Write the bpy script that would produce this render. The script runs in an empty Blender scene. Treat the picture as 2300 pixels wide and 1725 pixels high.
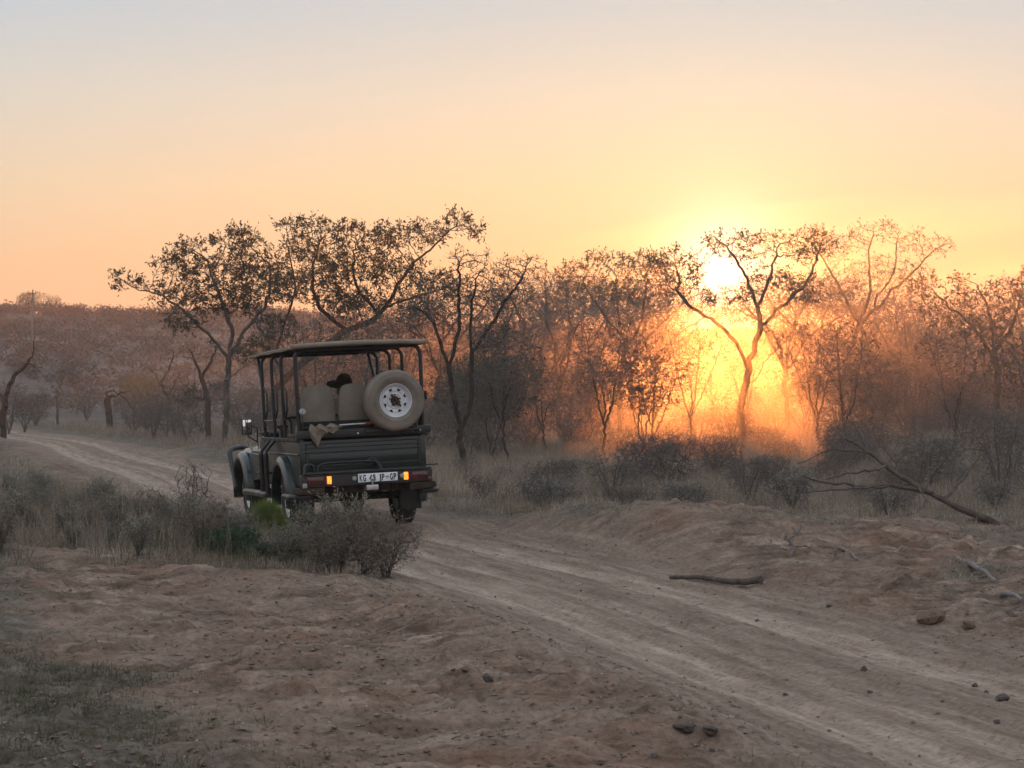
import bpy, bmesh, math, random
import numpy as np
from mathutils import Vector, Matrix, Euler
R = math.radians
sc = bpy.context.scene
COL = sc.collection

# ------------------------------------------------------------------ camera
EYE = 1.75            # metres above the track
FPX = 4790.0          # focal length in photograph pixels (2300 wide)
HOR = 885.0           # horizon row in the photograph
cam_d = bpy.data.cameras.new('camera'); cam = bpy.data.objects.new('camera', cam_d); COL.objects.link(cam)
cam.location = (0, 0, EYE); cam.rotation_euler = (R(90), 0, 0)
cam_d.sensor_width = 36; cam_d.lens = 36 * FPX / 2300; cam_d.shift_y = (HOR - 862.5) / 2300
cam_d.clip_start = .1; cam_d.clip_end = 5000
cam_d.dof.use_dof = True; cam_d.dof.focus_distance = 30; cam_d.dof.aperture_fstop = 9.0
sc.camera = cam

# ------------------------------------------------------------------ sky and sun
SUN_AZ = math.atan((1625 - 1150) / FPX); SUN_EL = math.atan((HOR - 617) / FPX)
SUN = Vector((math.sin(SUN_AZ) * math.cos(SUN_EL), math.cos(SUN_AZ) * math.cos(SUN_EL), math.sin(SUN_EL)))
world = bpy.data.worlds.new('World'); sc.world = world; world.use_nodes = True
nt = world.node_tree; nt.nodes.clear()
def wn(t, **k):
    n = nt.nodes.new(t)
    for a, b in k.items(): setattr(n, a, b)
    return n
def wmath(op, a, b=None):
    n = wn('ShaderNodeMath', operation=op)
    for i, v in enumerate((a, b)):
        if v is None: continue
        if isinstance(v, (int, float)): n.inputs[i].default_value = v
        else: nt.links.new(v, n.inputs[i])
    return n.outputs[0]
def wvec(op, a, b):
    n = wn('ShaderNodeVectorMath', operation=op)
    for i, v in enumerate((a, b)):
        if isinstance(v, (tuple, list)): n.inputs[i].default_value = v
        elif isinstance(v, (int, float)): n.inputs[i].default_value = (v, v, v)
        else: nt.links.new(v, n.inputs[i])
    return n
def ramp(tree, fac, stops, interp='EASE'):
    n = tree.nodes.new('ShaderNodeValToRGB'); n.color_ramp.interpolation = interp
    e = n.color_ramp.elements
    while len(e) > 1: e.remove(e[-1])
    e[0].position = stops[0][0]; e[0].color = (*stops[0][1], 1)
    for p, c in stops[1:]:
        q = e.new(p); q.color = (*c, 1)
    if fac is not None: tree.links.new(fac, n.inputs[0])
    return n.outputs[0]
tc = wn('ShaderNodeTexCoord'); dirv = tc.outputs['Generated']
sep = wn('ShaderNodeSeparateXYZ'); nt.links.new(dirv, sep.inputs[0])
elev = wmath('MAXIMUM', sep.outputs[2], 0)
esq = wmath('POWER', elev, .5)                       # sqrt(sin elevation): spreads the horizon
sunward = wvec('DOT_PRODUCT', dirv, (SUN.x, SUN.y, 0)).outputs['Value']
sunfac = wmath('ADD', wmath('MULTIPLY', sunward, .5), .5)
q = lambda deg: math.sqrt(math.sin(R(deg)))
SKY_SUN = [(0, (0.589, 0.271, 0.147)), (q(1.5), (0.598, 0.299, 0.157)), (q(3.5), (0.589, 0.342, 0.185)), (q(5.5), (0.551, 0.394, 0.247)),
           (q(8), (0.461, 0.404, 0.328)), (q(11), (0.328, 0.368, 0.388)), (q(20), (.42, .465, .495)), (q(40), (.54, .58, .60)), (1, (.56, .60, .63))]
SKY_ANTI = [(0, (.42, .36, .38)), (q(5), (.54, .43, .43)), (q(12), (.58, .49, .48)), (q(25), (.54, .52, .53)), (q(50), (.56, .59, .61)), (1, (.56, .60, .63))]
c1 = ramp(nt, esq, SKY_SUN, 'LINEAR'); c2 = ramp(nt, esq, SKY_ANTI, 'LINEAR')
mixn = wn('ShaderNodeMix', data_type='RGBA'); nt.links.new(wmath('POWER', sunfac, 1.2), mixn.inputs[0])
nt.links.new(c2, mixn.inputs[6]); nt.links.new(c1, mixn.inputs[7])
sky_col = mixn.outputs[2]
# aureole round the sun
cosang = wmath('MINIMUM', wvec('DOT_PRODUCT', dirv, tuple(SUN)).outputs['Value'], 1)
ang = wmath('MULTIPLY', wmath('ARCCOSINE', cosang), 180 / math.pi)
# the sky cools away from the sun
cool = ramp(nt, wmath('DIVIDE', ang, 90), [(.08, (1, 1, 1)), (.24, (.88, .97, 1.06)), (1, (.90, .97, 1.04))], 'LINEAR')
sky_col = wvec('MULTIPLY', sky_col, cool).outputs[0]
def glow(width, color, power=1):
    global sky_col
    g = wmath('EXPONENT', wmath('MULTIPLY', wmath('POWER', wmath('DIVIDE', ang, width), power), -1))
    m = wvec('SCALE', color, 1); nt.links.new(g, m.inputs['Scale'])
    sky_col = wvec('ADD', sky_col, m.outputs[0]).outputs[0]
glow(1.1, (.9, .85, .62), 1.5)
glow(3.6, (.16, .12, .03), 1.5)
disc = wmath('LESS_THAN', ang, .30)
dm = wvec('SCALE', (26, 22, 14), 1); nt.links.new(disc, dm.inputs['Scale'])
sky_col = wvec('ADD', sky_col, dm.outputs[0]).outputs[0]
# a thin physical sky added underneath for the blue overhead
nis = wn('ShaderNodeTexSky', sky_type='NISHITA'); nis.sun_disc = False; nis.sun_elevation = SUN_EL; nis.sun_rotation = SUN_AZ
nis.dust_density = 2
ns = wvec('SCALE', nis.outputs[0], 1); ns.inputs['Scale'].default_value = .003
sky_col = wvec('ADD', sky_col, ns.outputs[0]).outputs[0]
bg = wn('ShaderNodeBackground'); nt.links.new(sky_col, bg.inputs[0]); bg.inputs[1].default_value = 1.0
wo = wn('ShaderNodeOutputWorld'); nt.links.new(bg.outputs[0], wo.inputs[0])
world.cycles.sampling_method = 'MANUAL'; world.cycles.sample_map_resolution = 1024

sun_d = bpy.data.lights.new('sun', 'SUN'); sun_d.energy = 1.95; sun_d.angle = R(.55); sun_d.color = (1, .27, .045)
sun_o = bpy.data.objects.new('sun', sun_d); COL.objects.link(sun_o)
sun_o.rotation_euler = SUN.to_track_quat('Z', 'Y').to_euler()

sc.view_settings.view_transform = 'Standard'; sc.view_settings.look = 'None'
sc.view_settings.exposure = .68; sc.view_settings.gamma = 1; sc.view_settings.use_curve_mapping = False
sc.render.engine = 'CYCLES'
cy = sc.cycles
cy.use_denoising = True
try: cy.denoiser = 'OPENIMAGEDENOISE'; cy.denoising_input_passes = 'RGB_ALBEDO_NORMAL'
except Exception: pass
cy.max_bounces = 6; cy.diffuse_bounces = 2; cy.glossy_bounces = 3; cy.transmission_bounces = 3; cy.volume_bounces = 1
cy.transparent_max_bounces = 6
cy.sample_clamp_indirect = 6; cy.caustics_reflective = False; cy.caustics_refractive = False
cy.use_adaptive_sampling = True; cy.adaptive_threshold = .02

# ------------------------------------------------------------------ helpers
def PX(px, D): return (px - 1150) / FPX * D
def PZ(py, D): return EYE + (HOR - py) / FPX * D
def tag(o, label=None, cat=None, group=None, kind=None):
    if label: o['label'] = label
    if cat: o['category'] = cat
    if group: o['group'] = group
    if kind: o['kind'] = kind
    return o
def empty(name, loc=(0, 0, 0), rz=0, parent=None):
    o = bpy.data.objects.new(name, None); COL.objects.link(o); o.location = loc; o.rotation_euler = (0, 0, rz)
    o.empty_display_size = .2
    if parent: o.parent = parent
    return o
def link(name, me, parent=None, mat=None):
    if mat is not None:
        for m in (mat if isinstance(mat, (list, tuple)) else [mat]): me.materials.append(m)
    o = bpy.data.objects.new(name, me); COL.objects.link(o)
    if parent: o.parent = parent
    return o
def np_mesh(name, verts, tris=None, quads=None, tmat=None, qmat=None, smooth=False):
    me = bpy.data.meshes.new(name)
    verts = np.asarray(verts, dtype=np.float32)
    nt_ = 0 if tris is None else len(tris); nq = 0 if quads is None else len(quads)
    me.vertices.add(len(verts)); me.vertices.foreach_set('co', verts.ravel())
    parts = []
    if nt_: parts.append(np.asarray(tris, dtype=np.int32).ravel())
    if nq: parts.append(np.asarray(quads, dtype=np.int32).ravel())
    loops = np.concatenate(parts)
    me.loops.add(len(loops)); me.loops.foreach_set('vertex_index', loops)
    me.polygons.add(nt_ + nq)
    st = np.concatenate([np.arange(nt_) * 3, nt_ * 3 + np.arange(nq) * 4]).astype(np.int32)
    me.polygons.foreach_set('loop_start', st)
    mi = np.zeros(nt_ + nq, np.int32)
    if tmat is not None and nt_: mi[:nt_] = tmat
    if qmat is not None and nq: mi[nt_:] = qmat
    me.polygons.foreach_set('material_index', mi)
    me.polygons.foreach_set('use_smooth', np.full(nt_ + nq, smooth))
    me.update(calc_edges=True); me.validate()
    return me

class MB:
    """collects simple solids into one mesh"""
    def __init__(s): s.v = []; s.f = []
    def add(s, v, f):
        n = len(s.v); s.v += [tuple(p) for p in v]; s.f += [tuple(i + n for i in q) for q in f]; return s
    def box(s, x0, x1, y0, y1, z0, z1, bev=0., M=None):
        bm = bmesh.new(); bmesh.ops.create_cube(bm, size=1)
        for v in bm.verts: v.co = Vector(((x0 + x1) / 2 + v.co.x * (x1 - x0), (y0 + y1) / 2 + v.co.y * (y1 - y0), (z0 + z1) / 2 + v.co.z * (z1 - z0)))
        if bev: bmesh.ops.bevel(bm, geom=bm.edges[:], offset=bev, segments=2, affect='EDGES', profile=.6)
        return s.bm(bm, M)
    def bm(s, bm, M=None):
        bm.verts.index_update()
        s.add([(M @ v.co if M else v.co) for v in bm.verts], [[v.index for v in f.verts] for f in bm.faces]); bm.free(); return s
    def hexa(s, p, bev=0.):   # eight corners: bottom ring then top ring
        bm = bmesh.new(); vs = [bm.verts.new(q) for q in p]
        for f in ((3, 2, 1, 0), (4, 5, 6, 7), (0, 1, 5, 4), (1, 2, 6, 5), (2, 3, 7, 6), (3, 0, 4, 7)): bm.faces.new([vs[i] for i in f])
        bmesh.ops.recalc_face_normals(bm, faces=bm.faces[:])
        if bev: bmesh.ops.bevel(bm, geom=bm.edges[:], offset=bev, segments=2, affect='EDGES', profile=.6)
        return s.bm(bm)
    def tube(s, pts, r, n=10, closed=False, cap=True):
        pts = [Vector(p) for p in pts]; rs = r if isinstance(r, (list, tuple)) else [r] * len(pts)
        v = []; f = []; ref = None; m = len(pts)
        for i, p in enumerate(pts):
            a = pts[(i - 1) % m] if (closed or i > 0) else p; b = pts[(i + 1) % m] if (closed or i < m - 1) else p
            d = (b - a).normalized()
            if ref is None:
                ref = d.orthogonal().normalized()
            ref = (ref - d * ref.dot(d)).normalized(); w = d.cross(ref)
            for k in range(n):
                t = 2 * math.pi * k / n; v.append(p + (ref * math.cos(t) + w * math.sin(t)) * rs[i])
        for i in range(m if closed else m - 1):
            j = (i + 1) % m
            for k in range(n): f.append((i * n + k, i * n + (k + 1) % n, j * n + (k + 1) % n, j * n + k))
        if cap and not closed: f.append(tuple(range(n))[::-1]); f.append(tuple((m - 1) * n + k for k in range(n)))
        return s.add(v, f)
    def lathe(s, prof, n=32, axis='Y', c=(0, 0, 0), closed=False):
        v = []; f = []; m = len(prof)
        for k in range(n):
            t = 2 * math.pi * k / n
            for r, h in prof:
                a, b = r * math.cos(t), r * math.sin(t)
                p = {'Y': (a, h, b), 'X': (h, a, b), 'Z': (a, b, h)}[axis]
                v.append((p[0] + c[0], p[1] + c[1], p[2] + c[2]))
        for k in range(n):
            j = (k + 1) % n
            for i in range(m if closed else m - 1):
                i2 = (i + 1) % m
                f.append((k * m + i, k * m + i2, j * m + i2, j * m + i))
        return s.add(v, f)
    def mesh(s, name, smooth=True, ang=35):
        me = bpy.data.meshes.new(name); me.from_pydata(s.v, [], s.f); me.update()
        bm = bmesh.new(); bm.from_mesh(me); bmesh.ops.recalc_face_normals(bm, faces=bm.faces[:]); bm.to_mesh(me); bm.free()
        if smooth:
            me.polygons.foreach_set('use_smooth', [True] * len(me.polygons))
            try: me.set_sharp_from_angle(angle=R(ang))
            except Exception: pass
        return me
    def build(s, name, mat, parent=None, smooth=True, ang=35):
        return link(name, s.mesh(name, smooth, ang), parent, mat)
def curve_pts(pts, n=6):
    """Catmull-Rom through points"""
    P = [Vector(p) for p in pts]; P = [P[0] * 2 - P[1]] + P + [P[-1] * 2 - P[-2]]; out = []
    for i in range(1, len(P) - 2):
        a, b, c, d = P[i - 1:i + 3]
        for k in range(n):
            t = k / n
            out.append(.5 * ((2 * b) + (c - a) * t + (2 * a - 5 * b + 4 * c - d) * t * t + (3 * b - a - 3 * c + d) * t ** 3))
    out.append(P[-2]); return out

# ------------------------------------------------------------------ materials
class N:
    def __init__(s, name, rough=.6, spec=.3):
        s.m = bpy.data.materials.new(name); s.m.use_nodes = True; s.t = s.m.node_tree
        s.b = s.t.nodes['Principled BSDF']; s.b.inputs['Roughness'].default_value = rough
        s.b.inputs['Specular IOR Level'].default_value = spec; s.out = s.t.nodes['Material Output']
    def n(s, t, **k):
        q = s.t.nodes.new(t)
        for a, b in k.items(): setattr(q, a, b)
        return q
    def l(s, a, b): s.t.links.new(a, b)
    def coord(s, kind='Object', scale=(1, 1, 1)):
        c = s.n('ShaderNodeTexCoord'); m = s.n('ShaderNodeMapping'); m.inputs['Scale'].default_value = scale
        s.l(c.outputs[kind], m.inputs[0]); return m.outputs[0]
    def pos(s, scale=(1, 1, 1)):
        c = s.n('ShaderNodeNewGeometry'); m = s.n('ShaderNodeMapping'); m.inputs['Scale'].default_value = scale
        s.l(c.outputs['Position'], m.inputs[0]); return m.outputs[0]
    def noise(s, vec, scale, detail=4, rough=.6):
        q = s.n('ShaderNodeTexNoise'); q.inputs['Scale'].default_value = scale; q.inputs['Detail'].default_value = detail
        q.inputs['Roughness'].default_value = rough; s.l(vec, q.inputs[0]); return q.outputs[0]
    def ramp(s, fac, stops, interp='LINEAR'): return ramp(s.t, fac, stops, interp)
    def mix(s, fac, a, b, mode='MIX'):
        q = s.n('ShaderNodeMix', data_type='RGBA', blend_type=mode)
        for i, v in ((0, fac), (6, a), (7, b)):
            if isinstance(v, (int, float)): q.inputs[i].default_value = v
            elif isinstance(v, tuple): q.inputs[i].default_value = (*v, 1)
            else: s.l(v, q.inputs[i])
        return q.outputs[2]
    def math(s, op, a, b=0.):
        q = s.n('ShaderNodeMath', operation=op)
        for i, v in enumerate((a, b)):
            if isinstance(v, (int, float)): q.inputs[i].default_value = v
            else: s.l(v, q.inputs[i])
        return q.outputs[0]
    def col(s, c):
        if isinstance(c, tuple): s.b.inputs['Base Color'].default_value = (*c, 1)
        else: s.l(c, s.b.inputs['Base Color'])
        return s
    def bump(s, h, strength=.3, dist=.02):
        q = s.n('ShaderNodeBump'); q.inputs['Strength'].default_value = strength; q.inputs['Distance'].default_value = dist
        s.l(h, q.inputs['Height']); s.l(q.outputs[0], s.b.inputs['Normal']); return s
    def attr(s, name):
        a = s.n('ShaderNodeAttribute'); a.attribute_name = name; return a
def varied(name, a, b, scale=6, rough=.7, spec=.25, bump=0, metal=0, coat=0, detail=5, world=False):
    """two tones of one material, broken up by noise"""
    m = N(name, rough, spec); v = m.pos() if world else m.coord()
    f = m.noise(v, scale, detail); m.col(m.ramp(f, [(.32, a), (.68, b)]))
    m.l(m.ramp(f, [(.3, (max(rough - .12, .05),) * 3), (.7, (min(rough + .12, 1),) * 3)]), m.b.inputs['Roughness'])
    m.b.inputs['Metallic'].default_value = metal
    if coat: m.b.inputs['Coat Weight'].default_value = coat; m.b.inputs['Coat Roughness'].default_value = .12
    if bump: m.bump(m.noise(v, scale * 6, 4), bump)
    return m.m

# ------------------------------------------------------------------ numpy noise
def _hash(ix, iy, seed):
    h = (ix.astype(np.int64) * 374761393 + iy.astype(np.int64) * 668265263 + seed * 974711) & 0xFFFFFFFF
    h = ((h ^ (h >> 13)) * 1274126177) & 0xFFFFFFFF
    return ((h ^ (h >> 16)) & 0xFFFFFF) / float(0xFFFFFF)
def vnoise(x, y, seed=0):
    ix = np.floor(x); iy = np.floor(y); fx = x - ix; fy = y - iy
    fx = fx * fx * fx * (fx * (fx * 6 - 15) + 10); fy = fy * fy * fy * (fy * (fy * 6 - 15) + 10)
    a = _hash(ix, iy, seed); b = _hash(ix + 1, iy, seed); c = _hash(ix, iy + 1, seed); d = _hash(ix + 1, iy + 1, seed)
    return (a + (b - a) * fx) * (1 - fy) + (c + (d - c) * fx) * fy - .5
def fbm(x, y, oct=4, seed=0, gain=.5):
    s = 0; a = 1.
    for o in range(oct):
        s = s + a * vnoise(x * 2 ** o + 17.3 * o, y * 2 ** o - 9.1 * o, seed + o); a *= gain
    return s
def sstep(a, b, x):
    t = np.clip((x - a) / (b - a), 0, 1); return t * t * (3 - 2 * t)
# ------------------------------------------------------------------ the terrain
ROAD = np.array([(6.9, 0), (3.25, 10), (1.85, 14.5), (1.0, 18), (.18, 21), (-.95, 24.5), (-2.3, 28.7), (-3.9, 34), (-5.75, 40.7), (-8.3, 50),
                 (-10.6, 57.5), (-14.4, 72), (-18.6, 85), (-27, 108), (-40, 125)], float)
def road_st(x, y):
    """signed sideways distance from the track's centre line (right positive) and the way along it"""
    best = np.full(x.shape, 1e9); side = np.zeros(x.shape); along = np.zeros(x.shape); acc = 0
    for (ax, ay), (bx, by) in zip(ROAD[:-1], ROAD[1:]):
        dx, dy = bx - ax, by - ay; L = math.hypot(dx, dy)
        t = np.clip(((x - ax) * dx + (y - ay) * dy) / L ** 2, 0, 1)
        ex = x - ax - t * dx; ey = y - ay - t * dy; d = ex * ex + ey * ey
        s = (ex * dy - ey * dx) / L; m = d < best
        best = np.where(m, d, best); side = np.where(m, np.sign(s) * np.sqrt(d), side); along = np.where(m, acc + t * L, along); acc += L
    return side, along
def poly_dist(x, y, pts):
    best = np.full(x.shape, 1e9)
    for (ax, ay), (bx, by) in zip(pts[:-1], pts[1:]):
        dx, dy = bx - ax, by - ay
        t = np.clip(((x - ax) * dx + (y - ay) * dy) / (dx * dx + dy * dy), 0, 1)
        best = np.minimum(best, (x - ax - t * dx) ** 2 + (y - ay - t * dy) ** 2)
    return np.sqrt(best)
BERM = [(-9, 24.5), (-5.4, 22.6), (-3.5, 21.4), (-2.2, 19.4), (-1.0, 17.6), (-.25, 15.6), (.3, 13.4), (.9, 11.2)]
MOUND = [((2.6, 24.2), 2.3, 1.7, .34), ((4.6, 21.2), 1.8, 1.5, .12), ((1.0, 27.0), 2.0, 1.5, .08), ((5.3, 27), 2.2, 1.8, .10)]
VEH = dict(loc=(-2.17, 28.6), yaw=R(16.5), roll=R(-2.6), pitch=R(-.7))   # rear axle on the ground, heading left of +y
VF = (-math.sin(VEH['yaw']), math.cos(VEH['yaw'])); VR = (VF[1], -VF[0])
def height(x, y, fine=True):
    x = np.asarray(x, float); y = np.asarray(y, float)
    D = np.hypot(x, y); s, t = road_st(x, y)
    az = np.arctan2(x, np.maximum(y, .1)) * 180 / math.pi
    az = np.where(y > 0, az, np.where(x < 0, -60., 60.))
    Hh = 7.6 + 3.1 * sstep(3, -9, az) + .25 * np.sin(az * .9 + 1)
    st = 100 + 15 * sstep(-6, 6, az)
    h = Hh * sstep(st, 265, D) ** (.9 + .3 * sstep(-8, 2, az))
    h = h + 1.0 * fbm(x * .03, y * .03, 3, 5) * sstep(90, 220, D)
    # gentle unevenness off the track
    off = sstep(1.3, 2.6, np.abs(s))
    h = h + off * (.22 * fbm(x * .16, y * .16, 3, 11) + .05 * fbm(x * .9, y * .9, 3, 12))
    # banks along the track and the two spoil heaps
    h = h + .16 * np.exp(-((s - 2.6) / .8) ** 2) * sstep(20, 24, D) * sstep(75, 60, D)
    h = h + .12 * np.exp(-((s + 2.5) / .8) ** 2) * sstep(40, 48, D)
    b = poly_dist(x, y, BERM); h = h + .13 * np.exp(-(b / .6) ** 2) * (1 + .8 * fbm(x * .7, y * .7, 2, 4))
    for (mx, my), rx, ry, hh in MOUND:
        h = h + hh * np.exp(-((x - mx) / rx) ** 2 - ((y - my) / ry) ** 2) * sstep(1.3, 2.3, s)
    # the track: two ruts, a low crown
    on = 1 - sstep(1.45, 2.0, np.abs(s))
    wob = .12 * np.sin(t * .21) + .18 * fbm(t * .12, t * 0, 2, 3)
    rut = np.exp(-((s + wob - .78) / .27) ** 2) + np.exp(-((s + wob + .78) / .30) ** 2) + .5 * np.exp(-((s + wob * 1.7 + .25) / .16) ** 2)
    h = h - on * (.05 + .09 * rut)
    if fine:
        near = sstep(75, 30, D)
        h = h + on * near * (.030 * fbm(s * 5 + 2 * wob, t * .30, 3, 21) + .026 * fbm(s * 12 + wob * 4, t * .4, 2, 23) + .012 * fbm(x * 9, y * 9, 2, 27))
        r1 = fbm(x * 1.2 + .6 * y, y * 1.5, 2, 31)
        rip = np.abs(fbm(x * 1.0 + .5 * y, y * 2.6 - .5 * x, 3, 33))
        rip2 = np.abs(fbm(x * 2.2 + 1.2 * y, y * 5.5 - 1.0 * x, 2, 37))
        h = h + near * (1 - on) * (.10 * (rip - .2) + .045 * (rip2 - .2) + .06 * fbm(x * 3.1, y * 3.3, 4, 35))
        h = h + near * (1 - on * .75) * .030 * fbm(x * 8, y * 8, 3, 39)
        clod = np.maximum(fbm(x * 5, y * 5, 3, 41) - .22, 0)
        h = h + near * (1 - on * .9) * .16 * clod * sstep(-.2, .2, fbm(x * .5, y * .5, 2, 43))
    # ground under the vehicle follows its lean
    lx = (x - VEH['loc'][0]) * VR[0] + (y - VEH['loc'][1]) * VR[1]; ly = (x - VEH['loc'][0]) * VF[0] + (y - VEH['loc'][1]) * VF[1]
    w = sstep(2.2, 1.1, np.abs(lx)) * sstep(3.0, 1.9, np.abs(ly - 1.4))
    pl = -math.tan(VEH['roll']) * lx + math.tan(VEH['pitch']) * ly
    h = h * (1 - w) + (pl + (h + .05) * .25) * w
    return h
def hz(x, y): return float(height(np.array([x]), np.array([y]))[0])

def at_px(px, py):
    """where the line of sight through a photograph pixel meets the terrain"""
    D = np.concatenate([np.arange(7, 60, .05), np.arange(60, 200, .3)]); h = height((px - 1150) / FPX * D, D); z = EYE + (HOR - py) / FPX * D
    k = int(np.argmax(h >= z)) or len(D) - 1
    return ((px - 1150) / FPX * D[k], D[k], h[k])
def make_ground():
    r = [.0, .6, 1.4, 2.6, 4.0, 5.5, 7, 8.2]
    while r[-1] < 34: r.append(r[-1] * 1.0034)
    while r[-1] < 120: r.append(r[-1] * 1.0075)
    while r[-1] < 2600: r.append(r[-1] * 1.03)
    r = np.array(r)
    a = np.concatenate([np.linspace(-180, -40, 24)[:-1], np.linspace(-40, -15, 60)[:-1], np.linspace(-15, 15, 420)[:-1], np.linspace(15, 40, 60)[:-1], np.linspace(40, 180, 24)[:-1]]) * math.pi / 180
    n, m = len(r), len(a)
    rr, aa = np.meshgrid(r[1:], a, indexing='ij')
    x = (rr * np.sin(aa)).ravel(); y = (rr * np.cos(aa)).ravel()
    z = height(x, y)
    V = np.concatenate([[[0, 0, hz(0, .1)]], np.stack([x, y, z], 1)])
    i, j = np.meshgrid(np.arange(n - 2), np.arange(m), indexing='ij'); j2 = (j + 1) % m
    Q = np.stack([1 + i * m + j, 1 + i * m + j2, 1 + (i + 1) * m + j2, 1 + (i + 1) * m + j], -1).reshape(-1, 4)[:, ::-1]
    jj = np.arange(m); T = np.stack([np.zeros(m, int), 1 + jj, 1 + (jj + 1) % m], 1)[:, ::-1]
    me = np_mesh('ground', V, tris=T, quads=Q, smooth=True)
    xs, ys = V[:, 0], V[:, 1]; s, t = road_st(xs, ys); D = np.hypot(xs, ys)
    on = 1 - sstep(1.5, 2.2, np.abs(s) + .5 * fbm(xs * .8, ys * .8, 3, 61))
    litter = litter_mask(xs, ys)
    wob = .12 * np.sin(t * .21) + .18 * fbm(t * .12, t * 0, 2, 3)
    rutf = np.clip(np.exp(-((s + wob - .78) / .25) ** 4) + np.exp(-((s + wob + .78) / .27) ** 4) + .6 * np.exp(-((s + wob * 1.7 + .25) / .12) ** 4), 0, 1)
    for nm, val in (('track', on), ('litter', litter), ('rs', s), ('rt', t), ('rut', rutf)):
        at = me.attributes.new(nm, 'FLOAT', 'POINT'); at.data.foreach_set('value', np.asarray(val, np.float32))
    return me
def litter_mask(x, y):
    """1 where dry grass and leaf litter cover the soil"""
    s, t = road_st(x, y); D = np.hypot(x, y); n = fbm(x * .55, y * .55, 3, 71)
    isl = sstep(.2, 1.1, poly_dist(x, y, [(-9, 30), (-6.5, 27.5), (-3.3, 25.2), (-1.7, 22.8)]) * -1 + 2.9 + n) * sstep(-1.2, -1.9, s + .6 * n)
    corner = sstep(0, .8, (12.0 - y) * .4 + (-2.05 - x) * 1.3 + n * 1.6) * (y > 2)
    right = sstep(3.2, 5.0, s + 1.6 * n) * sstep(27, 30, D + 3 * n + .6 * (x - 3)) * sstep(0, 1, 1)
    edge = sstep(1.65, 2.2, s + .5 * n) * sstep(1.7, .5, x + n) * sstep(20, 22, D)
    patch = sstep(2.1, 2.8, s + n) * sstep(.02, .22, fbm(x * .9, y * .9, 3, 75)) * sstep(15, 17, D) * .8
    bankr = sstep(2.0, 3.2, s + n) * sstep(26, 30, D + 2 * n)
    far = sstep(2.2, 3.4, np.abs(s) + n) * sstep(42, 50, D)
    lf = sstep(-2.2, -3.4, s) * sstep(31, 35, D + 2 * n) * (.5 + .9 * np.maximum(n + .2, 0))
    return np.clip(np.maximum.reduce([isl, corner, right, bankr, far, lf, edge, patch]), 0, 1)

def sand_material():
    m = N('sand', .95, .12); p = m.pos()
    sp_ = m.n('ShaderNodeSeparateXYZ'); m.l(p, sp_.inputs[0]); tr = m.attr('track').outputs['Fac']; li = m.attr('litter').outputs['Fac']
    big = m.noise(p, .35, 5, .6); mid = m.noise(p, 2.2, 7, .74); fine = m.noise(p, 22, 5, .7)
    soil = m.ramp(mid, [(.34, (.075, .048, .035)), (.5, (.175, .118, .087)), (.66, (.33, .245, .19))])
    soil = m.mix(m.ramp(big, [(.42, (0, 0, 0)), (.62, (1, 1, 1))]), soil, (.215, .152, .115), 'MIX')
    red = m.ramp(m.noise(p, .8, 5, .7), [(.5, (0, 0, 0)), (.64, (1, 1, 1))])
    soil = m.mix(m.math('MULTIPLY', red, .55), soil, (.175, .092, .060))
    # the driven sand is paler, streaked along the wheel tracks
    cmb = m.n('ShaderNodeCombineXYZ'); m.l(m.math('MULTIPLY', m.attr('rs').outputs['Fac'], 5.5), cmb.inputs[0]); m.l(m.math('MULTIPLY', m.attr('rt').outputs['Fac'], .35), cmb.inputs[1])
    streak = m.noise(cmb.outputs[0], 1.5, 7, .72)
    drv = m.ramp(streak, [(.33, (.155, .105, .078)), (.5, (.285, .21, .165)), (.64, (.44, .35, .285))])
    drv = m.mix(.35, drv, m.ramp(mid, [(.3, (.21, .148, .115)), (.7, (.38, .295, .235))]))
    # wheels press two smooth paler ribbons into the rougher, darker strip
    drv = m.mix(m.attr('rut').outputs['Fac'], m.mix(1.0, drv, (.74, .70, .68), 'MULTIPLY'), m.mix(1.0, drv, (1.10, 1.09, 1.08), 'MULTIPLY'))
    c = m.mix(tr, soil, drv)
    lit = m.ramp(m.noise(p, 5, 6, .75), [(.3, (.055, .048, .036)), (.5, (.12, .10, .078)), (.7, (.20, .17, .14))])
    c = m.mix(m.math('MULTIPLY', li, .9), c, lit)
    # beyond the thicket the hill is bleached grass, its colour greyed in place of haze
    hill = m.ramp(m.noise(p, .12, 6, .7), [(.35, (.085, .070, .062)), (.5, (.13, .108, .095)), (.65, (.19, .16, .142))])
    c = m.mix(m.ramp(m.math('DIVIDE', sp_.outputs[1], 200), [(.50, (0, 0, 0)), (.66, (1, 1, 1))]), c, hill)
    rot = m.n('ShaderNodeMapping'); rot.inputs['Rotation'].default_value = (0, 0, R(28)); rot.inputs['Scale'].default_value = (1.1, 6.5, 1); m.l(p, rot.inputs[0])
    rp = m.noise(rot.outputs[0], 1.0, 5, .68); c = m.mix(m.math('SUBTRACT', 1.0, m.math('MULTIPLY', tr, .85)), c, m.mix(1.0, c, m.ramp(rp, [(.34, (.62, .58, .56)), (.5, (1, 1, 1)), (.66, (1.18, 1.18, 1.18))]), 'MULTIPLY'))  # shade of the ripple relief put into the soil colour as slanting streaks
    speck = m.ramp(fine, [(.3, (.6, .58, .56)), (.5, (1, 1, 1)), (.7, (1.2, 1.2, 1.2))])
    c = m.mix(1.0, c, speck, 'MULTIPLY')
    m.col(c)
    hgt = m.math('ADD', m.math('MULTIPLY', fine, .5), m.noise(p, 7, 5, .65))
    m.bump(hgt, .8, .06)
    return m.m
ground = link('ground', make_ground(), None, sand_material()); tag(ground, kind='structure')

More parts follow.
